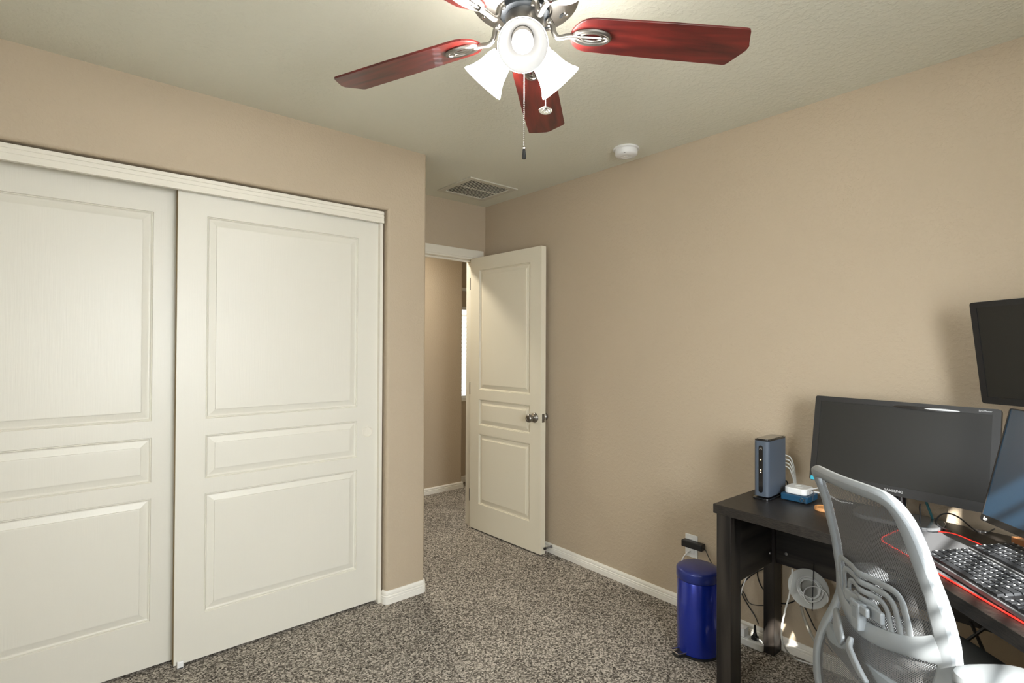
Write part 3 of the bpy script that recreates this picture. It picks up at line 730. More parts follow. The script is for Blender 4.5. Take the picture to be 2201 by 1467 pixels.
# ------------------------------------------------------------------ mousepad and keyboards
pz = DT
def desk_xy(px, py, z): p = Z(px, py, z); return Vector((p.x, p.y))
fl = desk_xy(1932, 1182, pz+.004); fr = desk_xy(2201, 1338, pz+.004)
d_ = (fr-fl).normalized(); pp = Vector((-d_.y, d_.x)); pp = pp if pp.x > 0 else -pp
fl0 = fl-d_*.10; ext = .86
c1 = fl0; c2 = fl0+d_*ext; c3_ = c2+pp*.36; c4 = desk_xy(2047, 1144, pz+.004)
def rc(pts, r=.035, n=6):
    out = []; N = len(pts)
    for i in range(N):
        p = Vector(pts[i]); a = (Vector(pts[i-1])-p); c = (Vector(pts[(i+1) % N])-p)
        la, lc = min(r, a.length*.4), min(r, c.length*.4); s0 = p+a.normalized()*la; s1 = p+c.normalized()*lc
        for k in range(n+1):
            t = k/n; out.append(s0*(1-t)**2+p*2*t*(1-t)+s1*t*t)
    return out
lb = desk_xy(1935, 1137, pz+.004)
pad = [c1, c2, c3_, c4, lb]
padp = rc(pad)
mp = thing('mousepad', (c4.x, c4.y, DT), 'large black desk mat with glowing red edge under the keyboards', 'desk mat')
b = MB(); b.prism([(p.x, p.y) for p in padp], DT+.0002, DT+.0035); b.build('cloth', M['pad'], mp)
b = MB(); b.tube([(p.x, p.y, DT+.0035) for p in padp], .0024, 8, closed=True); b.build('light_tube', M['led'], mp, smooth=True)

def keyboard(name, label, O, ux, z0, tilt, w, dpt):
    ux = Vector((ux[0], ux[1], 0)).normalized(); uy = Vector((-ux.y, ux.x, 0)); uy = uy if uy.x > 0 else -uy
    ty = uy*math.cos(tilt)+Vector((0, 0, math.sin(tilt))); nz = ux.cross(ty); nz = nz if nz.z > 0 else -nz
    m_ = frame_mtx((O[0], O[1], z0), ux, ty, nz)
    root = thing(name, (O[0], O[1], z0), label, 'keyboard')
    b = MB(m_); b.prism(rrect(0, 0, w, dpt, .006, 3), 0, .014); b.build('case', M['kb'], root, bevel=.002)
    b = MB(m_); b.box((.004, .004, .0142), (w-.004, dpt-.012, .0150)); b.build('key_plate', M['black'], root)
    if tilt > 0.02:
        b = MB(); q1 = m_ @ Vector((.03, dpt-.02, 0)); q2 = m_ @ Vector((w-.03, dpt-.02, 0))
        for q in (q1, q2): b = MB(); b.tube([(q.x, q.y, DT+.0040), (q.x, q.y, q.z)], .006, 8); b.build('foot', M['black'], root)
    pitch = .0188; rows = [(0, 1.0), (1, 1.0), (2, 1.0), (3, 1.0), (4, 1.0), (5.15, .8)]
    lay = [[1.25, 1.25, 1.25, 6.25, 1.25, 1.25, 1.25, 1.25], [2.25]+[1]*10+[2.75], [1.75]+[1]*11+[2.25], [1.5]+[1]*12+[1.5], [1]*13+[2], [1]*15]
    meshes = {}
    def keymesh(wk, hk, big):
        kk = (round(wk, 2), round(hk, 2))
        if kk in meshes: return meshes[kk]
        a, c = wk*pitch-.0016, hk*pitch-.0016
        vs = [(0, 0, 0), (a, 0, 0), (a, c, 0), (0, c, 0), (.0014, .0010, .0055), (a-.0014, .0010, .0055), (a-.0014, c-.0016, .0062), (.0014, c-.0016, .0062)]
        fs = [(0, 1, 5, 4), (1, 2, 6, 5), (2, 3, 7, 6), (3, 0, 4, 7), (4, 5, 6, 7)]
        lw = .0034 if wk < 1.6 else .006
        x_ = .0034; y_ = c*.52
        vs += [(x_, y_, .00635), (x_+lw, y_, .00635), (x_+lw, y_+.0042, .0066), (x_, y_+.0042, .0066)]; fs += [(8, 9, 10, 11)]
        me = bpy.data.meshes.new('key'); me.from_pydata(vs, [], fs); me.materials.append(M['key']); me.materials.append(M['legend'])
        me.polygons[5].material_index = 1 if wk < 5 else 0
        meshes[kk] = me; return me
    Lr = Vector(root.location)
    def place(x_, y_, wk, hk):
        o = bpy.data.objects.new('key', keymesh(wk, hk, 0)); C.objects.link(o); o.parent = root
        o.matrix_local = Matrix.Translation(-Lr) @ m_ @ Matrix.Translation((x_, y_, .0150))
    for (ry, hk), row in zip(rows, lay):
        x_ = .008
        for wk in row: place(x_, .008+ry*pitch, wk, hk); x_ += wk*pitch
    for (ry, hk) in ((0, 1), (3, 1), (4, 1)):
        for j in range(3): place(.008+15.35*pitch+j*pitch, .008+ry*pitch, 1, hk)
    place(.008+16.35*pitch, .008+pitch, 1, 1)
    for ry in range(5):
        for j in range(4):
            if (ry == 0 and j == 1): continue
            place(.008+18.6*pitch+j*pitch, .008+ry*pitch, 2 if (ry == 0 and j == 0) else 1, 1)
    return root
k1o = desk_xy(1979, 1193, .752); k1e = desk_xy(2147, 1297, .752)
kd = (k1e-k1o).normalized()
keyboard('keyboard', 'black sunlit keyboard with white legends at the front of the desk mat', k1o, kd, .7466, math.radians(8), .445, .131)
kp = Vector((-kd.y, kd.x)); kp = kp if kp.x > 0 else -kp
k2o = desk_xy(2058, 1170, .778)
keyboard('keyboard', 'shaded black keyboard just behind the sunlit one, below the leaning monitor', (k1o.x+kp.x*.137-kd.x*.015, k1o.y+kp.y*.137-kd.y*.015), kd, .7660, math.radians(7), .445, .131)

# ------------------------------------------------------------------ things on the desk
mo = thing('modem', (2.31, 1.008, DT), 'slate grey upright modem with black light strip at the desk end', 'modem')
b = MB(); T_ = Matrix.Translation((2.31, 1.008, DT)); b.prism(rrect(-.098, -.036, .098, .036, .020, 6), .0, .007, T_); b.build('foot', M['gloss'], mo, bevel=.002)
b = MB(); b.prism(rrect(-.088, -.031, .088, .031, .016, 8), .012, .241, T_); b.build('body', M['modem'], mo, smooth=True, bevel=.002)
b = MB(); b.prism(rrect(-.088, -.031, .088, .031, .016, 8), .2412, .247, T_); b.prism(rrect(-.080, -.026, .080, .026, .014, 8), .247, .2485, T_); b.build('top_cap', M['gloss'], mo, smooth=True)
fm = frame_mtx((2.31-.0885, 1.008, DT), (0, -1, 0), (0, 0, 1), (-1, 0, 0))
b = MB(fm); b.prism(rrect(-.0085, .028, .0085, .222, .0085, 6), -.001, .0012); b.build('light_strip', M['gloss'], mo)
b = MB(fm)
for z in (.164, .122, .112): b.box((-.002, z-.0018, .0012), (.002, z+.0018, .0018))
b.build('indicator_lights', M['led2'], mo)
b = MB(fm)
for s_ in (-1, 1): b.add([(s_*.0062, .204, .0015), (s_*.0040, .204, .0015), (s_*.0030, .211, .0015), (0, .2065, .0015), (0, .210, .0015), (s_*.0030, .2165, .0015)], [(0, 1, 2, 3, 4, 5)])
b.build('emblem', M['silver'], mo)

sw = thing('network_box', (2.345, .905, DT), 'flat blue plastic box with keys clipped on, under the white router', 'network box')
b = MB(); b.prism(rrect(2.288, .853, 2.395, .957, .004, 3), DT+.003, DT+.028); b.build('case', M['navy'], sw, bevel=.002)
b = MB()
for q in ((2.297, .862), (2.297, .948), (2.386, .862), (2.386, .948)): b.lathe([(.005, 0), (.005, .0035)], Matrix.Translation((*q, DT)), 10)
b.build('rubber_feet', M['black'], sw)
b = MB(); b.tube([(2.2865, .873+.007*math.cos(t), DT+.014+.008*math.sin(t)) for t in [2*math.pi*j/16 for j in range(16)]], .0013, 6, closed=True)
b.box((2.2860, .860, DT+.006), (2.2885, .863, DT+.022)); b.build('key_ring', M['chrome'], sw, smooth=True)
rr = thing('router', (2.345, .905, DT+.028), 'small white rounded router sitting on the blue box', 'router')
b = MB(); b.prism(rrect(2.298, .862, 2.388, .950, .022, 8), DT+.0285, DT+.054); b.build('body', M['white'], rr, smooth=True, bevel=.004, seg=3)
b = MB(); m_ = Matrix.Translation((2.343, .906, DT+.0545)); b.tube([m_ @ Vector((.018*math.cos(t), .014*math.sin(t), 0)) for t in [2*math.pi*j/24 for j in range(24)]], .0008, 5, closed=True); b.build('top_mark', M['offwhite'], rr)
b = MB(); p0 = Z(1752, 1078, DT+.03)
b.tube([(2.305, .850, DT+.028), (2.303, .848, DT+.052), (2.315, .843, DT+.056), (2.322, .843, DT+.045), (2.320, .846, DT+.012)], .0014, 6)
tag(b.build('carabiner', M['steel'], base=(2.31, .848, DT), smooth=True), 'small metal clip leaning on the corner of the white router', 'clip')
cc = Z(1790, 1097, DT); cc = Vector((2.262, .783, DT))
b = MB(); b.lathe([(.032, 0), (.034, .002), (.034, .010), (.032, .013), (.026, .013), (.024, .011), (0, .011)], Matrix.Translation(cc), 40)
tag(b.build('coaster', M['coaster'], smooth=True, base=cc), 'round light wooden coaster on the desk behind the chair', 'coaster')

def cable(name, label, pts, r, m_, n=8, cat='cable', base=None, group=None):
    b = MB(); b.tube(smoothpts(pts, n), r, 8); o = b.build(name, m_, base=base or pts[0], smooth=True)
    return tag(o, label, cat, group)
# cords behind the modem
mz = DT
for i in range(4):
    p = [(2.398, .985+.012*i, DT+.165-.018*i), (2.425, .972+.004*i, DT+.150-.014*i), (2.447-.006*i, .965, DT+.10-.01*i), (2.455-.007*i, .962, DT+.04), (2.452-.006*i, .955, DT+.004)]
    cable('network_cable', ('off white cable arching highest from the back of the modem', 'off white cable, second highest behind the modem', 'off white cable, third down behind the modem', 'off white cable arching lowest behind the modem')[i], p, .0026, M['offwhite'], group='cables behind the modem')
cable('power_cable', 'short black cable dropping from the back of the modem', [(2.398, .985, DT+.055), (2.415, .982, DT+.045), (2.422, .980, DT+.02), (2.425, .978, DT+.003)], .003, M['black'])
cable('router_cable', 'white cable running from the router up behind the large monitor', [(2.389, .88, DT+.04), (2.42, .86, DT+.045), (2.45, .83, DT+.075), (2.46, .80, DT+.10)], .0024, M['white'])
cable('usb_cable', 'thin white cable curling on the desk right of the router', [(2.389, .87, DT+.032), (2.40, .84, DT+.03), (2.41, .81, DT+.022), (2.42, .78, DT+.006), (2.44, .74, DT+.003)], .0026, M['white'])
# cords under the monitors
a0 = X(1978, 1082, 2.43); a1 = X(1979, 1107, 2.43)
cable('monitor_cable', 'thin black cable hanging from the large monitor to the desk', [a0, X(1977, 1092, 2.43), a1, Z(1975, 1112, DT+.003), Z(1972, 1125, DT+.003)], .0028, M['black'])
cable('braided_cable', 'teal braided cable hanging beside the thin black one', [X(1989, 1074, 2.40), X(1996, 1092, 2.395), X(2003, 1110, 2.39), Z(2004, 1119, DT+.004), Z(1993, 1119, DT+.004)], .0040, M['tealc'])
cable('looped_cable', 'black cable looping over the desk mat behind the keyboard', [Z(2044, 1141, DT+.006), X(2020, 1131, 2.22), X(2012, 1119, 2.23), X(2022, 1106, 2.26), X(2040, 1103, 2.28), X(2062, 1112, 2.30), X(2084, 1130, 2.30), Z(2100, 1141, DT+.003), Z(2122, 1143, DT+.003), Z(2138, 1136, DT+.003)], .0024, M['black'])

# ------------------------------------------------------------------ bin, outlet, power things
bn = thing('step_bin', (2.215, 1.288, 0), 'slim royal blue pedal bin standing against the desk leg', 'trash can')
T_ = Matrix.Translation((2.215, 1.288, 0))
b = MB(); b.lathe([(.088, .012), (.090, .014), (.090, .326), (.088, .329), (.085, .329)], T_, 64); b.build('body', M['bin'], bn, smooth=True)
b = MB(); b.lathe([(.085, .329), (.0905, .331), (.0935, .335), (.0935, .368), (.091, .374), (.083, .379), (.06, .383), (.03, .385), (0, .3855)], T_, 64); b.build('lid', M['binlid'], bn, smooth=True)
b = MB(); b.lathe([(.088, 0), (.092, .003), (.092, .012), (.088, .0125)], T_, 48); b.build('base_ring', M['black'], bn, smooth=True)
pd = (Z(1458, 1400, .02)-Vector((2.215, 1.288, .02))); pd.z = 0; pd.normalize(); pq = Vector((-pd.y, pd.x, 0))
m_ = frame_mtx((2.215, 1.288, 0), pd, pq, (0, 0, 1))
b = MB(m_); b.box((.080, -.022, .004), (.130, .022, .016)); b.build('pedal', M['black'], bn, bevel=.004)
b = MB(m_); b.tube([(.085, -.024, .022), (.132, -.024, .026), (.136, 0, .027), (.132, .024, .026), (.085, .024, .022)], .0028, 8); b.build('pedal_wire', M['chrome'], bn, smooth=True)

ol = thing('wall_outlet', (XR, 1.50, .337), 'white wall outlet plate low on the right wall above the blue bin', 'outlet')
b = MB(); b.box((XR-.006, 1.465, .280), (XR, 1.535, .396)); b.build('cover_plate', M['white'], ol, bevel=.002)
b = MB(); b.box((XR-.008, 1.483, .298), (XR-.005, 1.517, .328)); b.box((XR-.008, 1.483, .348), (XR-.005, 1.517, .378)); b.build('receptacle', M['white'], ol, bevel=.002)
ad = thing('power_adapter', (2.49, 1.48, .357), 'black power adapter plugged into the wall outlet above the blue bin', 'power adapter')
b = MB(); b.box((XR-.045, 1.420, .338), (XR-.009, 1.535, .372)); b.build('body', M['black'], ad, bevel=.004)
b = MB(); b.tube(smoothpts([(2.495, 1.42, .352), (2.49, 1.405, .348), (2.47, 1.36, .30), (2.46, 1.30, .25), (2.46, 1.24, .21)], 6), .0022, 8); b.build('cord', M['black'], ad, smooth=True)
cable('white_power_cord', 'white cord running from the outlet down behind the blue bin', [(2.512, 1.505, .310), (2.485, 1.507, .306), (2.470, 1.520, .28), (2.462, 1.530, .22), (2.46, 1.50, .12), (2.47, 1.45, .02)], .0035, M['white'])

ps = thing('power_strip', (2.43, 1.15, 0), 'grey white power strip on the carpet behind the desk leg', 'power strip')
s0 = Z(1540, 1342, .03); s1 = Z(1634, 1381, .03)
dd = Vector((s1.x-s0.x, s1.y-s0.y, 0)); L = dd.length; dd.normalize(); dq = Vector((-dd.y, dd.x, 0))
m_ = frame_mtx((s0.x, s0.y, 0), dd, dq, (0, 0, 1))
b = MB(m_); b.prism(rrect(-.02, -.024, L+.02, .024, .012, 4), .002, .034); b.build('body', M['offwhite'], ps, bevel=.004)
b = MB(m_)
for i in range(4): b.box((.02+i*.055, -.014, .034), (.05+i*.055, .014, .0355))
b.build('sockets', M['white'], ps, bevel=.001)
wa = m_ @ Vector((.13, 0, .036))
b = MB(m_); b.box((.098, -.020, .0358), (.146, .020, .072)); b.lathe([(.010, 0), (.0105, .001), (.009, .0015), (.0085, .0008), (0, .0008)], m_ @ frame_mtx((.096, -.0202, .054), (1, 0, 0), (0, 0, 1), (0, -1, 0)) if False else Matrix.Translation((.122, 0, .0725)), 20)
tag(b.build('plug_adapter', M['white'], bevel=.003, base=wa), 'square white plug adapter on the power strip', 'plug adapter')
def plug(u, lab, h=.05):
    q = m_ @ Vector((u, 0, .036)); b = MB(m_); b.box((u-.013, -.012, .0358), (u+.013, .012, .052)); b.lathe([(.011, .052), (.009, .060), (.0065, .068), (.0045, .052+h)], Matrix.Translation((u, 0, 0)), 12)
    return tag(b.build('plug', M['black'], bevel=.002, base=q), lab, 'plug')
plug(.185, 'black plug on the power strip, next to the desk leg'); 
b = MB(m_); b.box((.045, -.020, .0358), (.088, .020, .080)); tag(b.build('black_charger', M['black'], bevel=.003, base=m_ @ Vector((.065, 0, .036))), 'black charger block on the power strip left of the white adapter', 'charger')

# cables under the desk (each one a thing)
bc = [
 ('black cable sagging from the desk end panel down to the plug', [X(1660, 1215, 2.5110), X(1625, 1229, 2.5110), X(1600, 1250, 2.5110), X(1592, 1268, 2.5110), X(1605, 1295, 2.5110), X(1622, 1322, 2.5110), Z(1630, 1340, .10)], .0028),
 ('short black cable crossing toward the bin', [X(1560, 1247, 2.5125), X(1582, 1262, 2.5125), X(1598, 1272, 2.5125), X(1612, 1296, 2.5125), X(1645, 1301, 2.5125), X(1680, 1302, 2.5125)], .0020),
 ('thick black cable curving down behind the back desk leg', [X(1628, 1222, 2.5170), X(1629, 1240, 2.5170), X(1638, 1262, 2.5170), X(1655, 1280, 2.5170), X(1680, 1296, 2.5170), X(1705, 1292, 2.5170), X(1725, 1275, 2.5170)], .0029),
 ('black cable hanging from the coil to the floor', [X(1729, 1302, 2.44), X(1740, 1325, 2.44), X(1752, 1350, 2.44), X(1770, 1375, 2.44), X(1790, 1400, 2.44)], .0026),
 ('black cord lying along the baseboard right of the back leg', [Z(1672, 1352, .05), Z(1686, 1364, .03), Z(1697, 1376, .012), Z(1708, 1386, .008)], .0030),
 ('second black cord on the carpet crossing the first', [Z(1672, 1383, .012), Z(1700, 1384, .012), Z(1722, 1392, .012), Z(1750, 1404, .012), Z(1790, 1420, .010)], .0032),
]
for lab, pts, r in bc: cable('black_cable', lab, pts, r, M['black'])
wc = [
 ('white cable hanging down to the power strip', [X(1605, 1238, 2.45), X(1596, 1262, 2.45), X(1590, 1285, 2.45), X(1583, 1305, 2.45), X(1578, 1318, 2.45), Z(1583, 1334, .05), m_ @ Vector((.07, 0, .055))], .0024, 'white'),
 ('long pale grey cable looping from the desk to the carpet', [X(1703, 1222, 2.30), X(1702, 1240, 2.30), X(1696, 1280, 2.30), X(1688, 1310, 2.28), X(1680, 1350, 2.24), X(1684, 1385, 2.20), Z(1705, 1412, .02), Z(1735, 1424, .006), Z(1765, 1431, .006), Z(1800, 1432, .006)], .0034, 'offwhite'),
 ('brown clear hose hanging below the coil', [X(1722, 1302, 2.42), X(1728, 1325, 2.42), X(1738, 1350, 2.42), X(1752, 1378, 2.42), X(1770, 1400, 2.42)], .0065, 'hose'),
]
for lab, pts, r, mm_ in wc: cable('pale_cable', lab, pts, r, M[mm_])
# conduit box by the back leg
cdt = X(1697, 1240, 2.50)
b = MB(); b.tube([(2.492, .952, .44), (2.492, .952, .25)], .014, 12)
tag(b.build('metal_tube', M['steel'], base=(2.492, .952, .25), smooth=True), 'short metal tube on the wall behind the back desk leg', 'tube')
# dark power brick by the chair
q = Z(1748, 1400, .0145); b = MB(); mm_ = Matrix.Translation(q) @ Matrix.Rotation(math.radians(-50), 4, 'Z'); b.box((-.06, -.022, -.014), (.06, .022, .014), mm_)
tag(b.build('power_brick', M['black'], bevel=.004, base=q), 'black power brick on the carpet beside the chair', 'power brick')

# coiled cable on a pale spool under the desk
sc = X(1738, 1264, 2.385); sp_ = thing('cable_spool', sc, 'pale grey spool of white cable hanging under the desk', 'cable spool')
ax = (Vector((-.62, -.46, .50))).normalized(); x = ax.cross(Vector((0, 0, 1))).normalized(); m_ = frame_mtx(sc, x, ax.cross(x), ax)
b = MB(); b.lathe([(.036, -.010), (.040, -.014), (.074, -.004), (.078, .000), (.074, .002), (.040, -.006), (.036, -.002), (.036, -.010)], m_, 48); b.build('disc', M['offwhite'], sp_, smooth=True)
rnd = random.Random(3)
b = MB()
for i in range(4):
    r_ = .036+.004*i; ox, oy = rnd.uniform(-.004, .004), rnd.uniform(-.004, .004)
    b.tube([m_ @ Vector((ox+r_*math.cos(t), oy+r_*math.sin(t), .004+.003*math.sin(2*t+i))) for t in [2*math.pi*j/32 for j in range(32)]], .0022, 6, closed=True)
b.tube([m_ @ Vector((-.02+.045*math.cos(t), .030+.038*math.sin(t), .010)) for t in [math.radians(d) for d in range(150, 420, 10)]], .0022, 6)
b.build('coiled_cable', M['white'], sp_, smooth=True)
b = MB(); b.tube([m_ @ Vector((0, .074, 0)), m_ @ Vector((0, .085, 0)), Vector((2.44, sc.y, .46))], .0015, 6); b.build('hanging_tie', M['black'], sp_)

# ------------------------------------------------------------------ office chair
K = .93
def CH(a, l, z):
    """chair frame: a = sideways, l = forward, z = height (all before the scale K about the lens that fixed its distance)"""
    return CAM + (lat*l + dep*(1.52-a) + Vector((0, 0, z-CAMZ)))*K
def lerp(tab, z):
    tab = sorted(tab)
    if z <= tab[0][0]: return tab[0][1]
    for (z0, v0), (z1, v1) in zip(tab, tab[1:]):
        if z <= z1: 
            t = (z-z0)/(z1-z0); t = t*t*(3-2*t) if False else t
            return v0+(v1-v0)*t
    return tab[-1][1]
EDGE = [(.25, .985), (.33, .975), (.41, .983), (.47, 1.005), (.53, 1.040), (.58, 1.060), (.65, 1.057), (.75, 1.040), (.88, 1.005), (.93, .986), (.97, .966), (1.0, .950), (1.03, .93)]
BUL = [(.25, .04), (.5, .045), (.6, .050), (.8, .042), (1.0, .034)]
def SF(a, z, off=0): return CH(a, lerp(EDGE, z)-lerp(BUL, z)*(1-min(1, (abs(a)/.225)**2))+off, z)
def SN(a, z):
    p = SF(a, z); return ((SF(a+.01, z)-SF(a-.01, z)).cross(SF(a, z+.01)-SF(a, z-.01))).normalized()
chair = thing('office_chair', tuple(CH(0, 1.2, .0)*Vector((1, 1, 0)) if False else (CH(0, 1.2, 1)[0], CH(0, 1.2, 1)[1], 0)), 'light grey mesh back office chair pulled up to the corner desk', 'office chair')
fwd = lat
# outer ring centre line (half), then mirrored
half = [(0, .982), (.09, .982), (.142, .979), (.167, .966), (.178, .940), (.184, .90), (.190, .84), (.199, .77), (.208, .70), (.213, .63), (.217, .57), (.217, .50), (.211, .43), (.190, .36), (.150, .30), (.08, .268), (0, .262)]
ring = half+[(-a, z) for a, z in half[-2:0:-1]]
rs = smoothpts([(a, z, 0) for a, z in ring], 4, True)
pts = [SF(p.x, p.y) for p in rs]; nr = [SN(p.x, p.y) for p in rs]
nr = [n_ if n_.dot(fwd) > 0 else -n_ for n_ in nr]
wd = []
for p in rs:
    wv = .036 if p.y > .93 else (.040 if p.y > .72 else .047)
    wd.append(wv*K)
b = MB(); b.sweep(pts, nr, wd, [.022*K]*len(pts), True)
b.build('back_frame', M['frame'], chair, smooth=True, sub=1)
# cross band behind the lumbar
bz = lambda a: .578+.045*(abs(a)/.2)**2
bp = [(a/40*.205) for a in range(-40, 41)]
pts = [SF(a, bz(a), -.020*(1-(a/.205)**2)) for a in bp]; nr = [SN(a, bz(a)) for a in bp]; nr = [n_ if n_.dot(fwd) > 0 else -n_ for n_ in nr]
b = MB(); b.sweep(pts, nr, [(.048+.025*(abs(a)/.205)**6)*K for a in bp], [.016*K]*len(pts)); b.build('cross_band', M['frame'], chair, smooth=True)
# knitted edge wrapped over the front of the frame
ro = []
for p in rs:
    k_ = 1
    ro.append(p)
cen = Vector((0, .62, 0))
edge = []
n = len(rs)
for i, p in enumerate(rs):
    t = (rs[(i+1) % n]-rs[i-1]).normalized(); o_ = Vector((t.y, -t.x, 0)); o_ = o_ if o_.dot(p-cen) > 0 else -o_
    edge.append(SF(p.x+o_.x*.012, p.y+o_.y*.012)+fwd*.017)
b = MB(); b.tube(edge, .0105, 10, closed=True); b.build('knit_edge', M['fabric'], chair, smooth=True)
# mesh panels
weave = weave_mat('mesh_fabric', (.13, .13, .13), .0040, (.50, .45))
def mesh_patch(name, z0, z1, fa):
    nu, nv = 24, 24; b = MB(); vs = []; fs = []; uvs = []
    for j in range(nv+1):
        z = z0+(z1-z0)*j/nv; A0 = fa(z)
        for i in range(nu+1):
            a = -A0+2*A0*i/nu; vs.append(SF(a, z)+fwd*(.012-.0)*1); 
    for j in range(nv):
        for i in range(nu):
            q = (j*(nu+1)+i, j*(nu+1)+i+1, (j+1)*(nu+1)+i+1, (j+1)*(nu+1)+i); fs.append(q)
            cc_ = []
            for (ii, jj) in ((i, j), (i+1, j), (i+1, j+1), (i, j+1)):
                z = z0+(z1-z0)*jj/nv; cc_.append(((-fa(z)+2*fa(z)*ii/nu)*K, z*K))
            uvs.append(cc_)
    b.add(vs, fs, uvs); return b.build(name, weave, chair, smooth=True, recalc=False)
hw = sorted([(z, a) for a, z in half])
def halfw(z): 
    v = [(zz, aa) for zz, aa in hw]; return max(.02, lerp(v, z))
mesh_patch('back_mesh', .272, .972, lambda z: halfw(z) if z < .93 else min(halfw(z), .165-(z-.93)*.9))
# lumbar support: nested arches behind the mesh
for i, (A0, zt, zb_, wv) in enumerate(((.134, .730, .600, .018), (.109, .706, .600, .017), (.084, .682, .600, .016), (.060, .658, .602, .015))):
    path = []
    for k in range(0, 7): path.append((-A0-.012*(1-k/6), zb_+(zt-.035-zb_)*k/6))
    for k in range(1, 7): t = math.pi-math.pi/2*k/6; path.append((-A0+.030+.030*math.cos(t), zt-.035+.035*math.sin(t)))
    for k in range(1, 12): path.append((-A0+.030+(2*A0-.06)*k/12, zt))
    for k in range(0, 7): t = math.pi/2-math.pi/2*k/6; path.append((A0-.030+.030*math.cos(t), zt-.035+.035*math.sin(t)))
    for k in range(1, 7): path.append((A0+.012*(k/6), zt-.035-(zt-.035-zb_)*k/6))
    pts = [SF(a, z, -.006-.012*math.exp(-(a/.03)**2)) for a, z in path]; nr = [SN(a, z) for a, z in path]; nr = [n_ if n_.dot(fwd) > 0 else -n_ for n_ in nr]
    b = MB(); b.sweep(pts, nr, [wv*K]*len(pts), [.005]*len(pts)); b.build('lumbar_rib', M['frame'], chair, smooth=True)
b = MB()
for (a0, a1_, z0, z1, o0, o1) in ((-.085, .075, .618, .652, -.018, -.004), (-.016, .018, .572, .648, -.036, -.010), (-.030, .045, .622, .648, -.034, -.022)):
    q = [SF(a0, z0, o0), SF(a1_, z0, o0), SF(a1_, z0, o1), SF(a0, z0, o1), SF(a0, z1, o0), SF(a1_, z1, o0), SF(a1_, z1, o1), SF(a0, z1, o1)]
    b.add(q, [(3,2,1,0),(4,5,6,7),(0,1,5,4),(1,2,6,5),(2,3,7,6),(3,0,4,7)])
b.build('lumbar_bracket', M['frame'], chair, bevel=.005, seg=3)
b = MB()
for (a0, a1_, z0, z1, o0, o1) in ((-.008, .010, .590, .636, -.0370, -.033),):
    q = [SF(a0, z0, o0), SF(a1_, z0, o0), SF(a1_, z0, o1), SF(a0, z0, o1), SF(a0, z1, o0), SF(a1_, z1, o0), SF(a1_, z1, o1), SF(a0, z1, o1)]
    b.add(q, [(3,2,1,0),(4,5,6,7),(0,1,5,4),(1,2,6,5),(2,3,7,6),(3,0,4,7)])
b.build('bracket_slot', M['seat'], chair)
# two adjusting paddles under the band
def paddle(path, wv, th):
    pts = smoothpts([SF(*p) for p in path], 4); nr = [fwd]*len(pts)
    W = [wv[min(len(wv)-1, int(i/4))]+(wv[min(len(wv)-1, int(i/4)+1)]-wv[min(len(wv)-1, int(i/4))])*((i % 4)/4) for i in range(len(pts))]
    b = MB(); b.sweep(pts, nr, W, [th]*len(pts)); return b.build('tension_lever', M['frame'], chair, smooth=True, sub=1)
paddle([(-.13, .565, -.030), (-.10, .552, -.034), (-.065, .532, -.036), (-.03, .518, -.036)], [.020, .046, .050, .030], .012)
paddle([(-.015, .545, -.030), (-.005, .520, -.034), (.03, .505, -.036), (.07, .490, -.038), (.10, .480, -.038)], [.014, .026, .024, .020, .010], .012)
# seat cushion
sz = .5
def seat_pts(s_=1, n_=40):
    out = []
    for i in range(n_):
        t = 2*math.pi*i/n_; ca, sa = math.cos(t), math.sin(t); ex = .55
        a = .245*s_*math.copysign(abs(sa)**ex, sa); l_ = 1.180+.200*s_*math.copysign(abs(ca)**ex, ca); out.append((a, l_))
    return out
b = MB(); rings = [(.93, .425), (1.0, .445), (1.0, .475), (.97, .492), (.90, .500), (.5, .503)]
vs = []; n = 40
for s_, z in rings: vs += [CH(a, l_, z) for a, l_ in seat_pts(s_)]
fs = [(j*n+i, j*n+(i+1) % n, (j+1)*n+(i+1) % n, (j+1)*n+i) for j in range(len(rings)-1) for i in range(n)]+[tuple(reversed(range(n))), tuple((len(rings)-1)*n+i for i in range(n))]
b.add(vs, fs); b.build('seat', M['seat'], chair, smooth=True)
b = MB()
vs = []
for s_, z in ((.80, .39), (.90, .425)): vs += [CH(a, l_, z) for a, l_ in seat_pts(s_)]
b.add(vs, [(i, (i+1) % n, n+(i+1) % n, n+i) for i in range(n)]+[tuple(reversed(range(n))), tuple(n+i for i in range(n))]); b.build('seat_shell', M['frame'], chair, smooth=True)
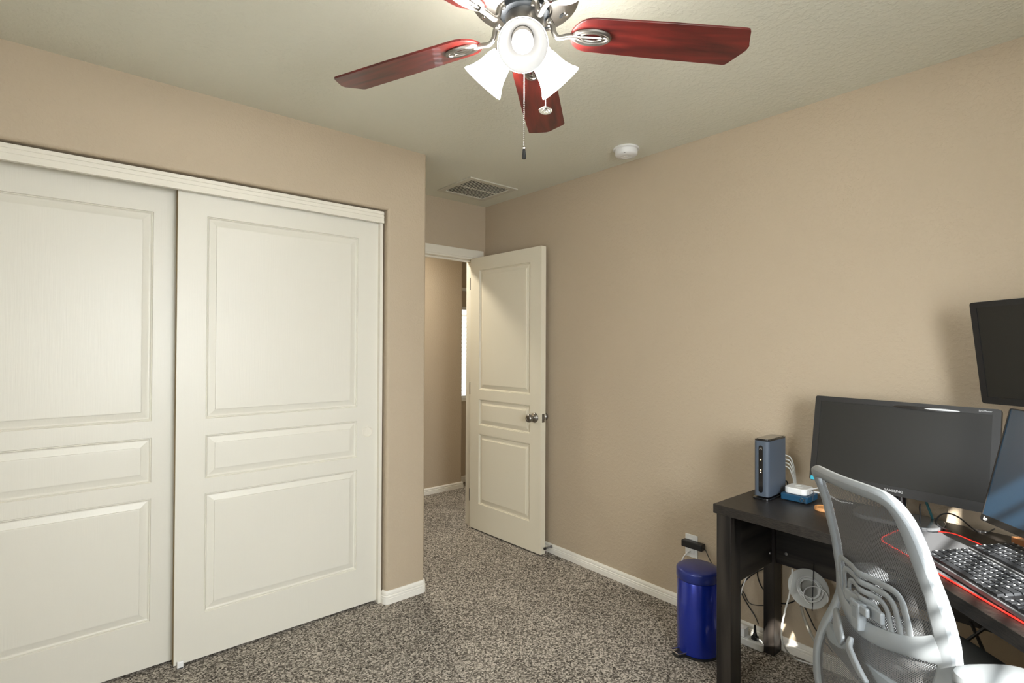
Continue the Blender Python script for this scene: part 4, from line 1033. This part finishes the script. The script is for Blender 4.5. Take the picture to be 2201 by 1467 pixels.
def armrest(sg, tw):
    a0 = .298*sg; f0 = 0 if sg > 0 else .13
    b = MB(); outl = []
    for i in range(28):
        t = 2*math.pi*i/28; ca, sa = math.cos(t), math.sin(t)
        outl.append((a0+.052*math.copysign(abs(sa)**.7, sa)+tw*ca, 1.115+f0+.098*math.copysign(abs(ca)**.75, ca)))
    lay = [(.90, .594), (1.0, .602), (1.0, .612), (.96, .620), (.80, .6235)]; vs = []
    for s_, z in lay: vs += [CH(a0+(a-a0)*s_, 1.115+f0+(l_-1.115-f0)*s_, z) for a, l_ in outl]
    N = 28; fs = [(j*N+i, j*N+(i+1) % N, (j+1)*N+(i+1) % N, (j+1)*N+i) for j in range(len(lay)-1) for i in range(N)]+[tuple(reversed(range(N))), tuple((len(lay)-1)*N+i for i in range(N))]
    b.add(vs, fs); b.build('armrest_pad', M['frame'], chair, smooth=True)
    b = MB(); b.tube([CH(a0, 1.13+f0, .594), CH(a0, 1.14+f0*.5, .45), CH(a0*.92, 1.15, .405), CH(a0*.5, 1.16, .395)], .017, 12); b.build('arm_post', M['frame'], chair, smooth=True)
armrest(1, -.004); armrest(-1, .004)
b = MB(); b.tube([CH(0, .985, .27), CH(0, .96, .30), CH(0, .985, .36), CH(0, 1.06, .385), CH(0, 1.16, .385)], .026, 12); b.build('back_support', M['frame'], chair, smooth=True)
cb = CH(0, 1.17, 1); cb = Vector((cb.x, cb.y, 0)); zs_ = (CH(0, 0, .39)).z
b = MB(); b.lathe([(.025, .10), (.025, .30), (.018, .301), (.018, zs_)], Matrix.Translation(cb), 24); b.build('gas_lift', M['black'], chair, smooth=True)
for i in range(5):
    an = i*2*math.pi/5+.25; e = Vector((math.cos(an), math.sin(an), 0)); q = Vector((-e.y, e.x, 0))
    b = MB(); b.tube([cb+Vector((0, 0, .105)), cb+e*.15+Vector((0, 0, .095)), cb+e*.27+Vector((0, 0, .07))], [.022, .018, .012], 10); lg = b.build('base_leg', M['frame'], chair, smooth=True)
    b = MB(); c0 = cb+e*.275+Vector((0, 0, .028)); mm_ = frame_mtx(c0, e, Vector((0, 0, 1)), q)
    for o_ in (-.016, .006): b.lathe([(.027, o_), (.028, o_+.002), (.028, o_+.009), (.027, o_+.011)], mm_, 20)
    b.tube([c0+Vector((0, 0, .01)), c0+Vector((0, 0, .045))], .006, 8); b.build('caster', M['black'], lg, smooth=True)
